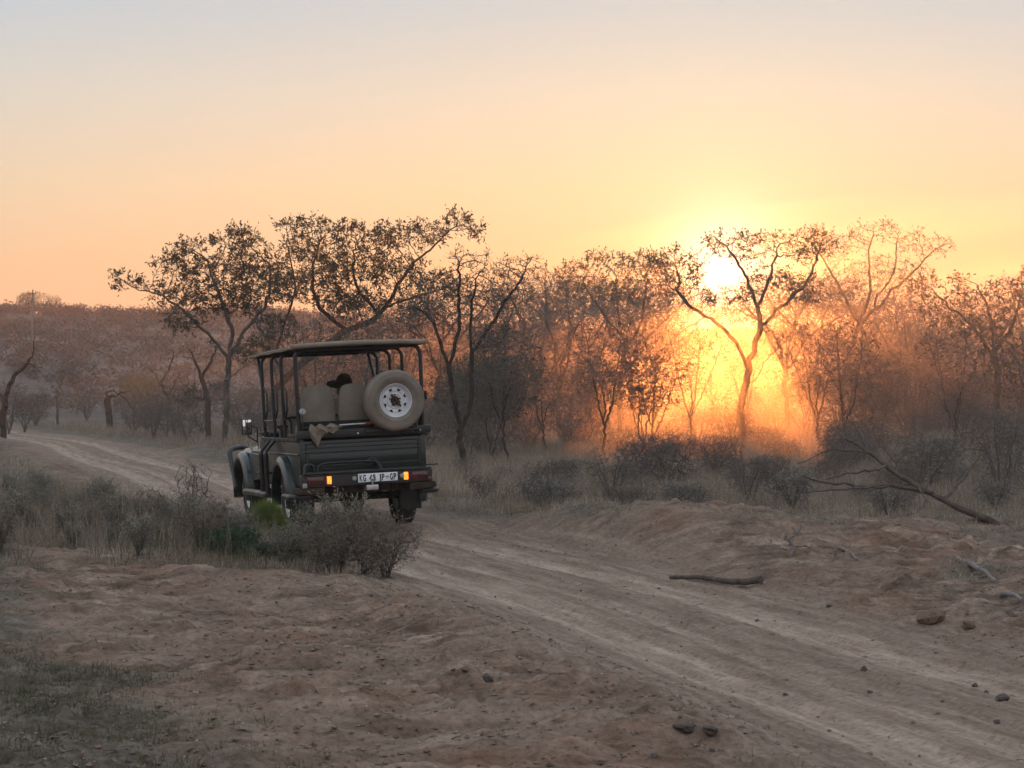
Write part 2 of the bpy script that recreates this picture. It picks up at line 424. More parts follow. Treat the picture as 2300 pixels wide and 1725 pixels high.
# dusty morning air
hb = MB().box(-330, 330, -25, 460, -4, 16.5); haze = link('haze', hb.mesh('haze', False)); tag(haze, 'thin dusty golden morning air', kind='stuff')
hm = bpy.data.materials.new('haze'); hm.use_nodes = True; ht = hm.node_tree; ht.nodes.clear()
pv = ht.nodes.new('ShaderNodeVolumePrincipled'); pv.inputs['Color'].default_value = (.96, .92, .88, 1)
pv.inputs['Density'].default_value = .0005; pv.inputs['Anisotropy'].default_value = .62
ho = ht.nodes.new('ShaderNodeOutputMaterial'); ht.links.new(pv.outputs[0], ho.inputs['Volume']); haze.data.materials.append(hm)

# dust hanging low among the trees: nested drifts, so that it thins out towards its edges
dm_ = bpy.data.materials.new('dust'); dm_.use_nodes = True; dt = dm_.node_tree; dt.nodes.clear()
pv = dt.nodes.new('ShaderNodeVolumePrincipled'); pv.inputs['Color'].default_value = (.95, .89, .85, 1); pv.inputs['Density'].default_value = .00078; pv.inputs['Anisotropy'].default_value = .90
ho = dt.nodes.new('ShaderNodeOutputMaterial'); dt.links.new(pv.outputs[0], ho.inputs['Volume'])
for dk, (cx_, rx_, cy_, ry_, rz_) in enumerate(((36, 54, 92, 66, 8.0), (30, 42, 86, 60, 7.2), (23, 33, 78, 50, 6.5), (15, 22, 72, 44, 6.0), (9, 14, 68, 39, 5.2))):
    bm = bmesh.new(); bmesh.ops.create_icosphere(bm, subdivisions=5, radius=1)
    for v in bm.verts:
        k = 1 + .12 * math.sin(v.co.x * 5 + dk) * math.sin(v.co.y * 4 + dk * 2) + .06 * math.sin(v.co.x * 11 + v.co.y * 9 + dk)
        v.co = Vector((cx_ + v.co.x * rx_ * k, cy_ + v.co.y * ry_ * k, .5 + v.co.z * rz_ * k))
    dme = bpy.data.meshes.new('dust_cloud'); bm.to_mesh(dme); bm.free(); dust = link('dust_cloud', dme); tag(dust, 'soft golden dust drifting low through the bush', kind='stuff'); dme.materials.append(dm_)
# ------------------------------------------------------------------ the safari vehicle
def dusty_paint(name, base, dust=(.20, .155, .115), amount=.5, rough=.28):
    m = N(name, rough, .38); c = m.coord('Object'); sp = m.n('ShaderNodeSeparateXYZ'); m.l(m.coord('Object'), sp.inputs[0])
    f = m.noise(c, 3.5, 6, .7); f2 = m.noise(c, 40, 4, .7)
    low = m.ramp(sp.outputs[2], [(.55, (1, 1, 1)), (1.05, (.25, .25, .25))])
    d = m.math('MULTIPLY', m.math('MULTIPLY', m.ramp(f, [(.35, (.15, .15, .15)), (.7, (1, 1, 1))]), low), amount)
    m.col(m.mix(d, base, dust))
    m.l(m.math('ADD', m.math('MULTIPLY', d, .5), m.math('ADD', rough - .05, m.math('MULTIPLY', f2, .12))), m.b.inputs['Roughness'])
    m.b.inputs['Coat Weight'].default_value = .3; m.b.inputs['Coat Roughness'].default_value = .07
    return m.m
MV = dict(
    paint=dusty_paint('green_paint', (.004, .013, .0125), amount=.08),
    tube=varied('black_tube', (.012, .012, .014), (.022, .021, .021), 9, .38, .45),
    trim=varied('black_plastic', (.014, .014, .015), (.035, .032, .03), 7, .55, .35, .05),
    canvas=varied('canopy_canvas', (.20, .165, .128), (.27, .225, .175), 5, .9, .1, .25),
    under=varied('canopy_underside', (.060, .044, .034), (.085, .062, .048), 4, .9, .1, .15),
    seat=varied('seat_canvas', (.145, .125, .10), (.205, .178, .145), 5, .92, .1, .3),
    rubber=varied('dusty_rubber', (.030, .027, .025), (.075, .063, .053), 6, .9, .15, .3),
    spare_rubber=varied('spare_rubber', (.16, .135, .112), (.23, .195, .165), 5, .95, .1, .15),
    rim=varied('white_rim', (.52, .53, .55), (.66, .67, .69), 6, .45, .4),
    steel=varied('bare_steel', (.34, .33, .32), (.55, .54, .53), 12, .35, .5, 0, .8),
    plate=varied('plate_white', (.68, .70, .74), (.78, .80, .83), 15, .4, .4),
    ink=varied('plate_ink', (.012, .014, .03), (.02, .022, .04), 15, .5, .3),
    dark=varied('dark_interior', (.010, .010, .010), (.022, .02, .018), 5, .8, .2),
    rust=varied('brown_frame', (.03, .022, .018), (.07, .05, .036), 8, .85, .15, .2))
def lens_mat(name, col, emit=0, ecol=None):
    m = N(name, .15, .5); f = m.noise(m.coord(), 60, 3); m.col(m.ramp(f, [(.3, col), (.7, tuple(min(1, c * 1.5 + .004) for c in col))]))
    if emit:
        e = m.n('ShaderNodeTexVoronoi'); e.inputs['Scale'].default_value = 45; m.l(m.coord(), e.inputs[0])
        m.l(m.ramp(e.outputs['Distance'], [(0, (1, .36, .05)), (.45, (1, .12, .008))]), m.b.inputs['Emission Color']); m.b.inputs['Emission Strength'].default_value = emit
    m.b.inputs['Coat Weight'].default_value = .5
    return m.m
MV['red'] = lens_mat('red_lens', (.045, .004, .004)); MV['orange'] = lens_mat('lit_orange_lens', (.8, .18, .02), 2.2)
MV['mirror'] = N('mirror_glass', .03, .5).col((.8, .8, .8)).m; MV['mirror'].node_tree.nodes['Principled BSDF'].inputs['Metallic'].default_value = 1
MV['redpaint'] = varied('red_handle', (.22, .03, .015), (.32, .05, .025), 20, .4)
MV['lampglass'] = varied('lamp_glass', (.22, .23, .24), (.40, .40, .40), 20, .15, .5)

veh = empty('safari_vehicle', (VEH['loc'][0], VEH['loc'][1], hz(*VEH['loc']) - .03))
veh.rotation_euler = (VEH['pitch'], VEH['roll'], VEH['yaw'])
tag(veh, 'dark green open safari truck with tan canvas canopy driving down the sandy track', 'truck')
HW = .83       # half width of the tub
RY = -1.02     # rear face

def V_body():
    b = MB()
    b.box(-HW, -HW + .04, RY + .03, 1.95, .62, 1.19, .012)       # side walls of the tub
    b.box(HW - .04, HW, RY + .03, 1.95, .62, 1.19, .012)
    b.box(-HW + .04, HW - .04, RY + .06, 1.9, .60, .66)           # floor
    b.box(-HW + .04, HW - .04, 1.86, 1.95, .66, 1.16, .01)
    # crease line along the sides
    for sx in (-1, 1): b.box(sx * (HW + .012) - .014, sx * (HW + .012) + .014, RY + .03, 2.6, 1.005, 1.035, .01)
    o = b.build('body', MV['paint'], veh)
    # tail panel with pressed ribs
    t = MB(); t.box(-HW, HW, RY, RY + .05, .69, 1.19, .012)
    tp = t.build('tailgate', MV['paint'], veh)
    for z, w, h in ((1.155, .78, .018), (1.10, .80, .016), (1.045, .78, .020), (.865, .74, .018), (.785, .74, .016)):
        r = MB(); r.box(-w, w, RY - .016, RY + .01, z - h / 2, z + h / 2, .007); r.build('pressed_rib', MV['paint'], tp)
    pn = MB(); pn.box(-.72, .72, RY - .008, RY + .01, .885, 1.02, .006); pn.build('panel', MV['paint'], tp)
    for sx in (-1, 1):
        c = MB(); c.box(sx * .80 - .035, sx * .80 + .035, RY - .012, RY + .05, .68, 1.20, .014); c.build('corner_post', MV['paint'], tp)
        hgs = MB(); hgs.box(sx * .745 - .012, sx * .745 + .012, RY - .014, RY + .01, .70, 1.17, .006); hgs.build('hinge', MV['trim'], tp)
V_body()
def V_front():
    # cowl, bonnet, wings, grille
    b = MB(); sec = [(1.95, .70, 1.16, .80), (2.25, .66, 1.205, .78), (2.7, .62, 1.20, .70), (3.2, .62, 1.17, .66), (3.62, .64, 1.10, .62), (3.74, .66, .98, .60)]
    v = []; f = []
    for y, zb, zt, w in sec:
        v += [(-w, y, zb), (-w, y, zt - .10), (-w * .86, y, zt - .015), (-w * .4, y, zt + .012), (w * .4, y, zt + .012), (w * .86, y, zt - .015), (w, y, zt - .10), (w, y, zb)]
    for i in range(len(sec) - 1):
        for k in range(7): f.append((i * 8 + k, i * 8 + k + 1, i * 8 + 8 + k + 1, i * 8 + 8 + k))
        f.append((i * 8 + 7, i * 8, i * 8 + 8, i * 8 + 15))
    f.append(tuple(range(8))); f.append(tuple(40 + k for k in range(8)))
    b.add(v, f); b.build('bonnet', MV['paint'], veh, ang=50)
    for sx in (-1, 1):
        w = MB(); pr = [(1.95, .64, 1.02), (2.55, .60, 1.035), (2.78, .98, 1.04), (3.18, 1.02, 1.06), (3.55, .98, 1.03), (3.78, .72, .96)]
        v = []; f = []
        for y, zb, zt in pr: v += [(sx * .60, y, zb), (sx * .60, y, zt + .03), (sx * .82, y, zt), (sx * .855, y, zt - .04), (sx * .855, y, zb)]
        for i in range(5):
            for k in range(4): f.append((i * 5 + k, i * 5 + k + 1, i * 5 + 6 + k, i * 5 + 5 + k))
            f.append((i * 5 + 4, i * 5, i * 5 + 5, i * 5 + 9))
        f += [(0, 1, 2, 3, 4), tuple(25 + k for k in range(5))]
        w.add(v, f); w.build('front_wing', MV['paint'], veh, ang=40)
        # flared wheel-arch extension
        def arch(name, yc, zc, r0, out, y_in, mat):
            a = MB(); v = []; f = []; n = 14
            for k in range(n + 1):
                t = math.pi * (-.06 + 1.12 * k / n)
                for dr, dx in ((-.02, 0), (.085, 0), (.075, out * .7), (.02, out), (-.035, out)):
                    r = r0 + dr; v.append((sx * (HW - .005 + dx), yc + r * 1.06 * math.cos(t), zc + r * math.sin(t)))
            for k in range(n):
                for q in range(5): f.append((k * 5 + q, k * 5 + (q + 1) % 5, k * 5 + 5 + (q + 1) % 5, k * 5 + 5 + q))
            f += [(0, 1, 2, 3, 4), tuple(n * 5 + q for q in range(5))]
            a.add(v, f); a.build(name, mat, veh, ang=45)
        arch('wheel_arch_flare', 3.18, .42, .52, .135, 0, MV['paint'])
        arch('wheel_arch_flare', 0.0, .42, .50, .125, 0, MV['paint'])
        # thick side-guard tubes and steps
        g = MB(); X = sx * .97
        g.tube(curve_pts([(sx * .62, 3.9, 1.02), (sx * .80, 3.92, 1.06), (X, 3.80, 1.02), (X + sx * .01, 3.70, .86), (X, 3.55, .66), (X, 3.40, .47)], 5), .038, 10)
        g.build('brush_guard', MV['tube'], veh)
        st = MB(); st.tube(curve_pts([(sx * .72, 2.62, .44), (X, 2.52, .45), (X, 2.0, .46), (X, 1.1, .46), (X, .72, .46), (sx * .74, .58, .46)], 6), .046, 12); st.build('side_step', MV['tube'], veh)
        st = MB(); st.tube(curve_pts([(sx * .70, -.46, .48), (sx * .95, -.5, .48), (sx * .95, -.75, .48), (sx * .95, -1.0, .48), (sx * .72, -1.12, .48)], 6), .042, 12); st.build('rear_side_step', MV['tube'], veh)
        pl = MB(); pl.box(sx * .93 - .10, sx * .93 + .10, 1.0, 1.30, .735, .765, .01); pl.build('step_plate', MV['trim'], veh)
        pt = MB(); pt.tube([(sx * .93, .95, .75), (sx * .93, 1.45, .75)], .016, 8); pt.build('step_bar', MV['steel'], veh)
        # pair of looped entry handles down the side
        for yy in (.62, .98):
            e = MB(); e.tube(curve_pts([(sx * .85, yy, 1.23), (sx * .88, yy, 1.17), (sx * .975, yy + .02, 1.05), (sx * .985, yy + .02, .92), (sx * .975, yy + .02, .47)], 5), [.022] * 12 + [.034] * 9, 10); e.build('entry_tube', MV['tube'], veh)
        # mirror
        mi = MB(); mi.box(sx * .96 - .075, sx * .96 + .075, 2.22, 2.28, 1.27, 1.50, .02); mo = mi.build('door_mirror', MV['trim'], veh)
        mg = MB(); mg.box(sx * .96 - .06, sx * .96 + .06, 2.213, 2.219, 1.285, 1.485, .002); mg.build('mirror_glass', MV['mirror'], mo)
        ma = MB(); ma.tube([(sx * .80, 2.34, 1.16), (sx * .93, 2.30, 1.24), (sx * .95, 2.27, 1.30)], .011, 8); ma.tube([(sx * .80, 2.34, 1.14), (sx * .80, 2.30, 1.36), (sx * .9, 2.27, 1.40)], .011, 8); ma.build('mirror_arm', MV['tube'], mo)
        hl = MB(); hl.lathe([(.0, 3.80), (.07, 3.80), (.09, 3.78), (.095, 3.74)], 20, 'Y', (sx * .52, 0, .90)); hl.build('headlight', MV['lampglass'], veh)
        il = MB(); il.box(sx * .86 - .012, sx * .86 + .012, 2.48, 2.56, 1.045, 1.085, .01); il.build('side_indicator', MV['lampglass'], veh)
    gr = MB()
    gr.box(-.40, .40, 3.735, 3.765, .76, 1.0, .01)
    go = gr.build('grille', MV['trim'], veh)
    for k in range(5):
        q = MB(); q.box(-.38, .38, 3.765, 3.78, .79 + k * .042, .805 + k * .042, .004); q.build('grille_bar', MV['steel'], go)
    fb = MB(); fb.box(-.86, .86, 3.80, 3.95, .50, .70, .03); fo = fb.build('front_bumper', MV['tube'], veh)
    bb = MB(); bb.tube(curve_pts([(-.42, 3.93, .66), (-.44, 3.95, .95), (-.36, 3.94, 1.08), (.36, 3.94, 1.08), (.44, 3.95, .95), (.42, 3.93, .66)], 6), .03, 10); bb.build('bull_bar', MV['tube'], fo)
    # dashboard, folded windscreen, wheel
    d = MB(); d.box(-.76, .76, 1.97, 2.18, 1.10, 1.30, .04); d.build('dashboard', MV['dark'], veh)
    ws = MB(); ws.tube([(-.72, 2.25, 1.23), (-.72, 2.95, 1.26), (.72, 2.95, 1.26), (.72, 2.25, 1.23)], .02, 8, True); ws.build('folded_windscreen_frame', MV['tube'], veh)
    sw = MB(); Mw = Matrix.Translation((.40, 1.83, 1.30)) @ Matrix.Rotation(R(65), 4, 'X')
    sw.tube([Mw @ Vector((.19 * math.cos(a), .19 * math.sin(a), 0)) for a in [2 * math.pi * k / 24 for k in range(24)]], .014, 8, True)
    for a in (R(90), R(210), R(330)): sw.tube([Mw @ Vector((0, 0, -.02)), Mw @ Vector((.19 * math.cos(a), .19 * math.sin(a), 0))], .012, 6)
    sw.tube([Mw @ Vector((0, 0, -.02)), (.40, 2.02, 1.22)], .022, 8); sw.build('steering_wheel', MV['dark'], veh)
    vent = MB()
    for k in range(5): vent.box(-HW - .012, -HW - .002, 2.02, 2.10, 1.06 + k * .022, 1.073 + k * .022)
    vent.build('side_vent', MV['trim'], veh)
V_front()
def V_chassis():
    c = MB()
    for sx in (-1, 1): c.box(sx * .40 - .045, sx * .40 + .045, RY - .02, 3.75, .50, .62, .01)
    c.box(-.44, .44, RY + .02, RY + .10, .50, .60, .01); c.box(-.42, .42, 1.0, 1.3, .42, .60, .02)
    c.build('chassis_frame', MV['rust'], veh)
    for y in (0, 3.18):
        ax = MB(); ax.tube([(-.70, y, .40), (.70, y, .40)], .05, 10); ax.lathe([(.0, -.14), (.10, -.10), (.14, 0), (.10, .10), (0, .14)], 14, 'Y', (0 if y == 0 else .25, y, .40))
        ax.build('axle', MV['rust'], veh)
    for sx in (-1, 1):
        l = MB(); l.tube(curve_pts([(sx * .52, -.85, .52), (sx * .52, -.4, .42), (sx * .52, 0, .38), (sx * .52, .4, .42), (sx * .52, .75, .50)], 4), .03, 6); l.build('leaf_spring', MV['rust'], veh)
        mf = MB(); mf.box(sx * .72 - .14, sx * .72 + .14, -.56, -.545, .22, .58, .003); mf.build('mud_flap', MV['trim'], veh)
    ex = MB(); ex.tube(curve_pts([(.3, 1.0, .48), (.30, .2, .52), (-.30, -.5, .52), (-.46, -1.05, .44), (-.50, -1.16, .40)], 5), .03, 10); ex.build('exhaust_pipe', MV['rust'], veh)
V_chassis()
def tyre_mesh(name, tread=True):
    """a tyre lying round the X axis"""
    Ro, w = .395, .118; b = MB(); n = 64
    prof = [(.215, -.085), (.235, -.105), (.30, -.122), (.345, -.118), (.378, -.105), (Ro - .006, -.085), (Ro, -.06), (Ro + .003, 0), (Ro, .06), (Ro - .006, .085), (.378, .105), (.345, .118), (.30, .122), (.235, .105), (.215, .085)]
    v = []; f = []; m = len(prof)
    for k in range(n):
        t = 2 * math.pi * k / n
        for i, (r, h) in enumerate(prof):
            if tread and 4 <= i <= 10 and k % 2: r -= .010 if i != 7 else .004
            v.append((h, r * math.cos(t), r * math.sin(t)))
    for k in range(n):
        j = (k + 1) % n
        for i in range(m - 1): f.append((k * m + i, k * m + i + 1, j * m + i + 1, j * m + i))
    b.add(v, f)
    if tread:
        for x in (-.035, .035): b.tube([(x, (Ro - .001) * math.cos(2 * math.pi * k / n), (Ro - .001) * math.sin(2 * math.pi * k / n)) for k in range(n)], .006, 5, True)
    else:
        for r in (.36, .30, .27): b.tube([(-.1225 if r < .33 else -.114, r * math.cos(2 * math.pi * k / 48), r * math.sin(2 * math.pi * k / 48)) for k in range(48)], .0032, 5, True)
    return b.mesh(name, True, 40)
def rim_mesh(name):
    """pressed eight-hole wheel, outer face to -X"""
    b = MB(); n = 96
    b.lathe([(.218, .09), (.222, -.088), (.214, -.094), (.206, -.086), (.200, -.060), (.192, -.052), (.186, -.058), (.178, -.044), (.172, -.040)], n, 'X')
    rr = [.172, .158, .150, .142, .134, .126, .118, .110]
    v = []; f = []
    for k in range(n):
        t = 2 * math.pi * k / n
        for i, r in enumerate(rr): v.append((-.040 - .012 * math.sin(math.pi * (.172 - r) / .062) , r * math.cos(t), r * math.sin(t)))
    m = len(rr)
    for k in range(n):
        ph = ((k + .5) / n * 8) % 1 - .5; ang = abs(ph) * 45
        for i in range(m - 1):
            r = (rr[i] + rr[i + 1]) / 2
            hole = .124 < r < .160 and ang < 3 + 9.5 * (r - .122) / .036
            if not hole: f.append((k * m + i, k * m + i + 1, ((k + 1) % n) * m + i + 1, ((k + 1) % n) * m + i))
    b.add(v, f)
    b.lathe([(.110, -.040), (.102, -.056), (.085, -.058), (.080, -.050), (.060, -.050), (.055, -.020)], 48, 'X')
    return b.mesh(name, True, 30)
TY = tyre_mesh('tyre'); TY.materials.append(MV['rubber']); TS = tyre_mesh('tyre', False); TS.materials.append(MV['spare_rubber'])
RM = rim_mesh('rim'); RM.materials.append(MV['rim'])
def wheel(name, M, tyre, spare=False):
    w = link(name, tyre, veh); w.matrix_local = M
    r = link('rim', RM, w)
    bk = MB(); bk.lathe([(.0, .0), (.21, .0), (.21, .02), (.0, .02)], 32, 'X'); bk.build('dark_backing', MV['dark'], w)  # dark disc put behind the rim holes to stand for the shade inside
    h = MB()
    if not spare:
        h.lathe([(0, -.085), (.03, -.083), (.045, -.07), (.055, -.02)], 20, 'X')
        h.build('hub', MV['steel'], w)
    else:
        h.lathe([(0, -.085), (.035, -.082), (.05, -.06), (.06, .0)], 16, 'X')
        for a in (R(52), R(232)): h.tube([(-.07, 0, 0), (-.095, .05 * math.cos(a), .05 * math.sin(a)), (-.10, .10 * math.cos(a), .10 * math.sin(a))], [.02, .016, .014], 8)
        h.box(-.09, -.05, -.05, .05, -.055, -.01, .008, Matrix.Rotation(R(-20), 4, 'X')); h.box(-.085, -.05, -.045, .045, .005, .05, .008, Matrix.Rotation(R(25), 4, 'X'))
        h.build('wing_nut_clamp', MV['rust'], w)
        for k in range(5):
            a = 2 * math.pi * k / 5 + .3; q = MB(); q.lathe([(0, -.058), (.009, -.058), (.010, -.048)], 10, 'X', (0, .072 * math.cos(a), .072 * math.sin(a))); q.build('stud_hole', MV['dark'], w)
    return w
for y in (0, 3.18):
    wheel('wheel', Matrix.Translation((-.735, y, .395)), TY)
    wheel('wheel', Matrix.Translation((.735, y, .395)) @ Matrix.Rotation(math.pi, 4, 'Z'), TY)
SPARE = Vector((.40, RY - .17, 1.665))
wheel('spare_wheel', Matrix.Translation(SPARE) @ Matrix.Rotation(R(4), 4, 'Z') @ Matrix.Rotation(R(90), 4, 'Z'), TS, True)

def V_rear():
    # top rail, carrier, bumper, lights, plate
    r = MB(); r.box(-.87, .90, RY - .06, RY + .06, 1.225, 1.33, .012); ro = r.build('rear_rail', MV['tube'], veh)
    r = MB(); r.box(-.80, .25, RY - .085, RY - .062, 1.36, 1.375, .004); r.build('rail_lip', MV['tube'], ro)
    r = MB(); r.box(-.82, .82, RY + .05, RY + .09, 1.19, 1.44, .01); r.build('rear_seat_panel', MV['dark'], veh)
    r = MB(); r.tube([(.02, RY - .10, 1.285), (.72, RY - .10, 1.285)], .024, 10); r.build('carrier_bar', MV['tube'], veh)
    r = MB(); r.hexa([(.14, RY - .06, 1.30), (.68, RY - .06, 1.30), (.68, RY - .02, 1.30), (.14, RY - .02, 1.30), (.26, RY - .06, 1.86), (.56, RY - .06, 1.86), (.56, RY - .02, 1.86), (.26, RY - .02, 1.86)], .006); r.build('spare_carrier', MV['tube'], veh)
    for x in (.62, .70):
        r = MB(); r.tube([(x, RY - .09, 1.33), (x + .04, RY + .02, 1.62)], .02, 8); r.build('carrier_strut', MV['tube'], veh)
    for x, mm in ((.66, 'steel'), (.76, 'steel'), (-.07, 'plate')):
        r = MB(); r.lathe([(0, -.012), (.010, -.010), (.012, 0)], 10, 'Y', (x, RY - .062, 1.265)); r.build('bolt', MV[mm], ro)
    b = MB(); b.box(-.86, .86, RY - .21, RY - .02, .60, .765, .02); bo = b.build('rear_bumper', MV['trim'], veh)
    yb = RY - .213
    t = MB(); t.box(-.84, .84, RY - .235, RY - .20, .765, .79, .008); t.build('bumper_lip', MV['tube'], bo)
    for sx in (-1, 1):
        q = MB(); q.hexa([(sx * .56, RY - .20, .50), (sx * .93, RY - .16, .52), (sx * .93, RY + .10, .54), (sx * .56, RY + .10, .50), (sx * .56, RY - .21, .595), (sx * .90, RY - .19, .595), (sx * .93, RY + .10, .60), (sx * .56, RY + .10, .595)], .012)
        q.build('bumper_corner', MV['rust'], bo)
        r0, r1 = sorted((sx * .58, sx * .79)); l = MB(); l.box(r0, r1, yb - .006, yb + .02, .635, .735, .006); lo = l.build('tail_light', MV['red'], bo)
        cx = sx * .505; l = MB(); l.box(cx - .028, cx + .028, yb - .010, yb + .02, .638, .735, .008); l.build('lit_indicator', MV['orange'], bo)
        q = MB(); q.box(sx * .825 - .028, sx * .825 + .028, yb - .004, yb + .02, .60, .66, .004); q.build('reflector', MV['lampglass'] if sx < 0 else MV['red'], bo)
    for x in (-.175, .455):
        q = MB(); q.lathe([(0, yb - .016), (.02, yb - .014), (.03, yb - .004), (.034, yb + .01)], 18, 'Y', (x, 0, .69)); q.build('plate_lamp', MV['lampglass'], bo)
    p = MB(); p.box(-.13, .39, yb - .012, yb - .002, .635, .745, .003); po = p.build('number_plate', MV['plate'], bo)
    tx0 = -.118
    def text(body, size, mat):
        cu = bpy.data.curves.new('plate_text', 'FONT'); cu.body = body; cu.size = size; cu.extrude = .001; cu.offset = .0035
        ob = bpy.data.objects.new('plate_text', cu); COL.objects.link(ob)
        dg = bpy.context.evaluated_depsgraph_get(); me = bpy.data.meshes.new_from_object(ob.evaluated_get(dg)); bpy.data.objects.remove(ob)
        xs = [v.co.x for v in me.vertices]; w = max(xs) - min(xs); mn = min(xs)
        for v in me.vertices: v.co = ((v.co.x - mn), -v.co.z, v.co.y)
        me.materials.clear(); me.materials.append(mat); o = bpy.data.objects.new('plate_text', me); COL.objects.link(o); o.parent = po
        return o, w
    for body, xa, xb in (('K', -.112, -.074), ('G', -.066, -.028), ('4', .016, .054), ('8', .062, .098), ('J', .140, .172), ('P', .182, .216), ('G', .288, .326), ('P', .336, .372)):
        o, w = text(body, .112, MV['ink']); o.scale = ((xb - xa) / w, 1, 1); o.location = (xa, yb - .0145, .650)
    e = MB(); yy = yb - .0150                      # little emblem between the letters
    e.box(.236, .268, yy, yy + .003, .690, .697); e.box(.248, .256, yy - .001, yy + .003, .682, .705)
    e.box(.229, .238, yy, yy + .003, .685, .692); e.box(.266, .275, yy, yy + .003, .685, .692); e.build('emblem', MV['ink'], po)
    e = MB(); e.box(.232, .272, yy, yy + .003, .668, .672); e.build('emblem_bar', MV['redpaint'], po)
    h = MB(); h.box(-.03, .13, RY - .24, RY + .0, .53, .598, .01); h.tube([(.05, RY - .24, .60), (.05, RY - .24, .66)], .012, 8); h.lathe([(0, .70), (.017, .695), (.024, .675), (.017, .655), (0, .65)], 12, 'Z', (.05, RY - .24, 0)); h.build('tow_hitch', MV['steel'], bo)
    # folding step hoops standing on the bumper
    s = MB(); z0 = .79
    s.tube(curve_pts([(-.64, RY - .15, z0 - .02), (-.63, RY - .15, z0 + .06), (-.58, RY - .15, z0 + .105), (-.4, RY - .15, z0 + .115), (.05, RY - .15, z0 + .115), (.13, RY - .15, z0 + .10), (.17, RY - .15, z0 + .03), (.175, RY - .15, z0 - .02)], 5), .014, 8); s.build('rear_step_hoop', MV['tube'], bo)
    s = MB(); s.tube(curve_pts([(-.82, RY - .19, z0 - .02), (-.80, RY - .17, z0 + .09), (-.74, RY - .16, z0 + .105), (-.70, RY - .16, z0 + .08), (-.68, RY - .16, z0 - .02)], 5), .017, 8); s.build('corner_hoop', MV['tube'], bo)
    s = MB(); s.tube(curve_pts([(.01, RY - .06, z0 + .10), (.09, RY - .05, z0 + .14), (.15, RY - .05, z0 + .12), (.19, RY - .10, z0 + .05), (.20, RY - .15, z0 - .02)], 5), .020, 8); s.build('tailgate_hoop', MV['tube'], bo)
    s = MB(); s.box(.80, .98, RY - .05, RY - .03, .80, .82, .004); s.build('aerial_bracket', MV['tube'], bo)
V_rear()

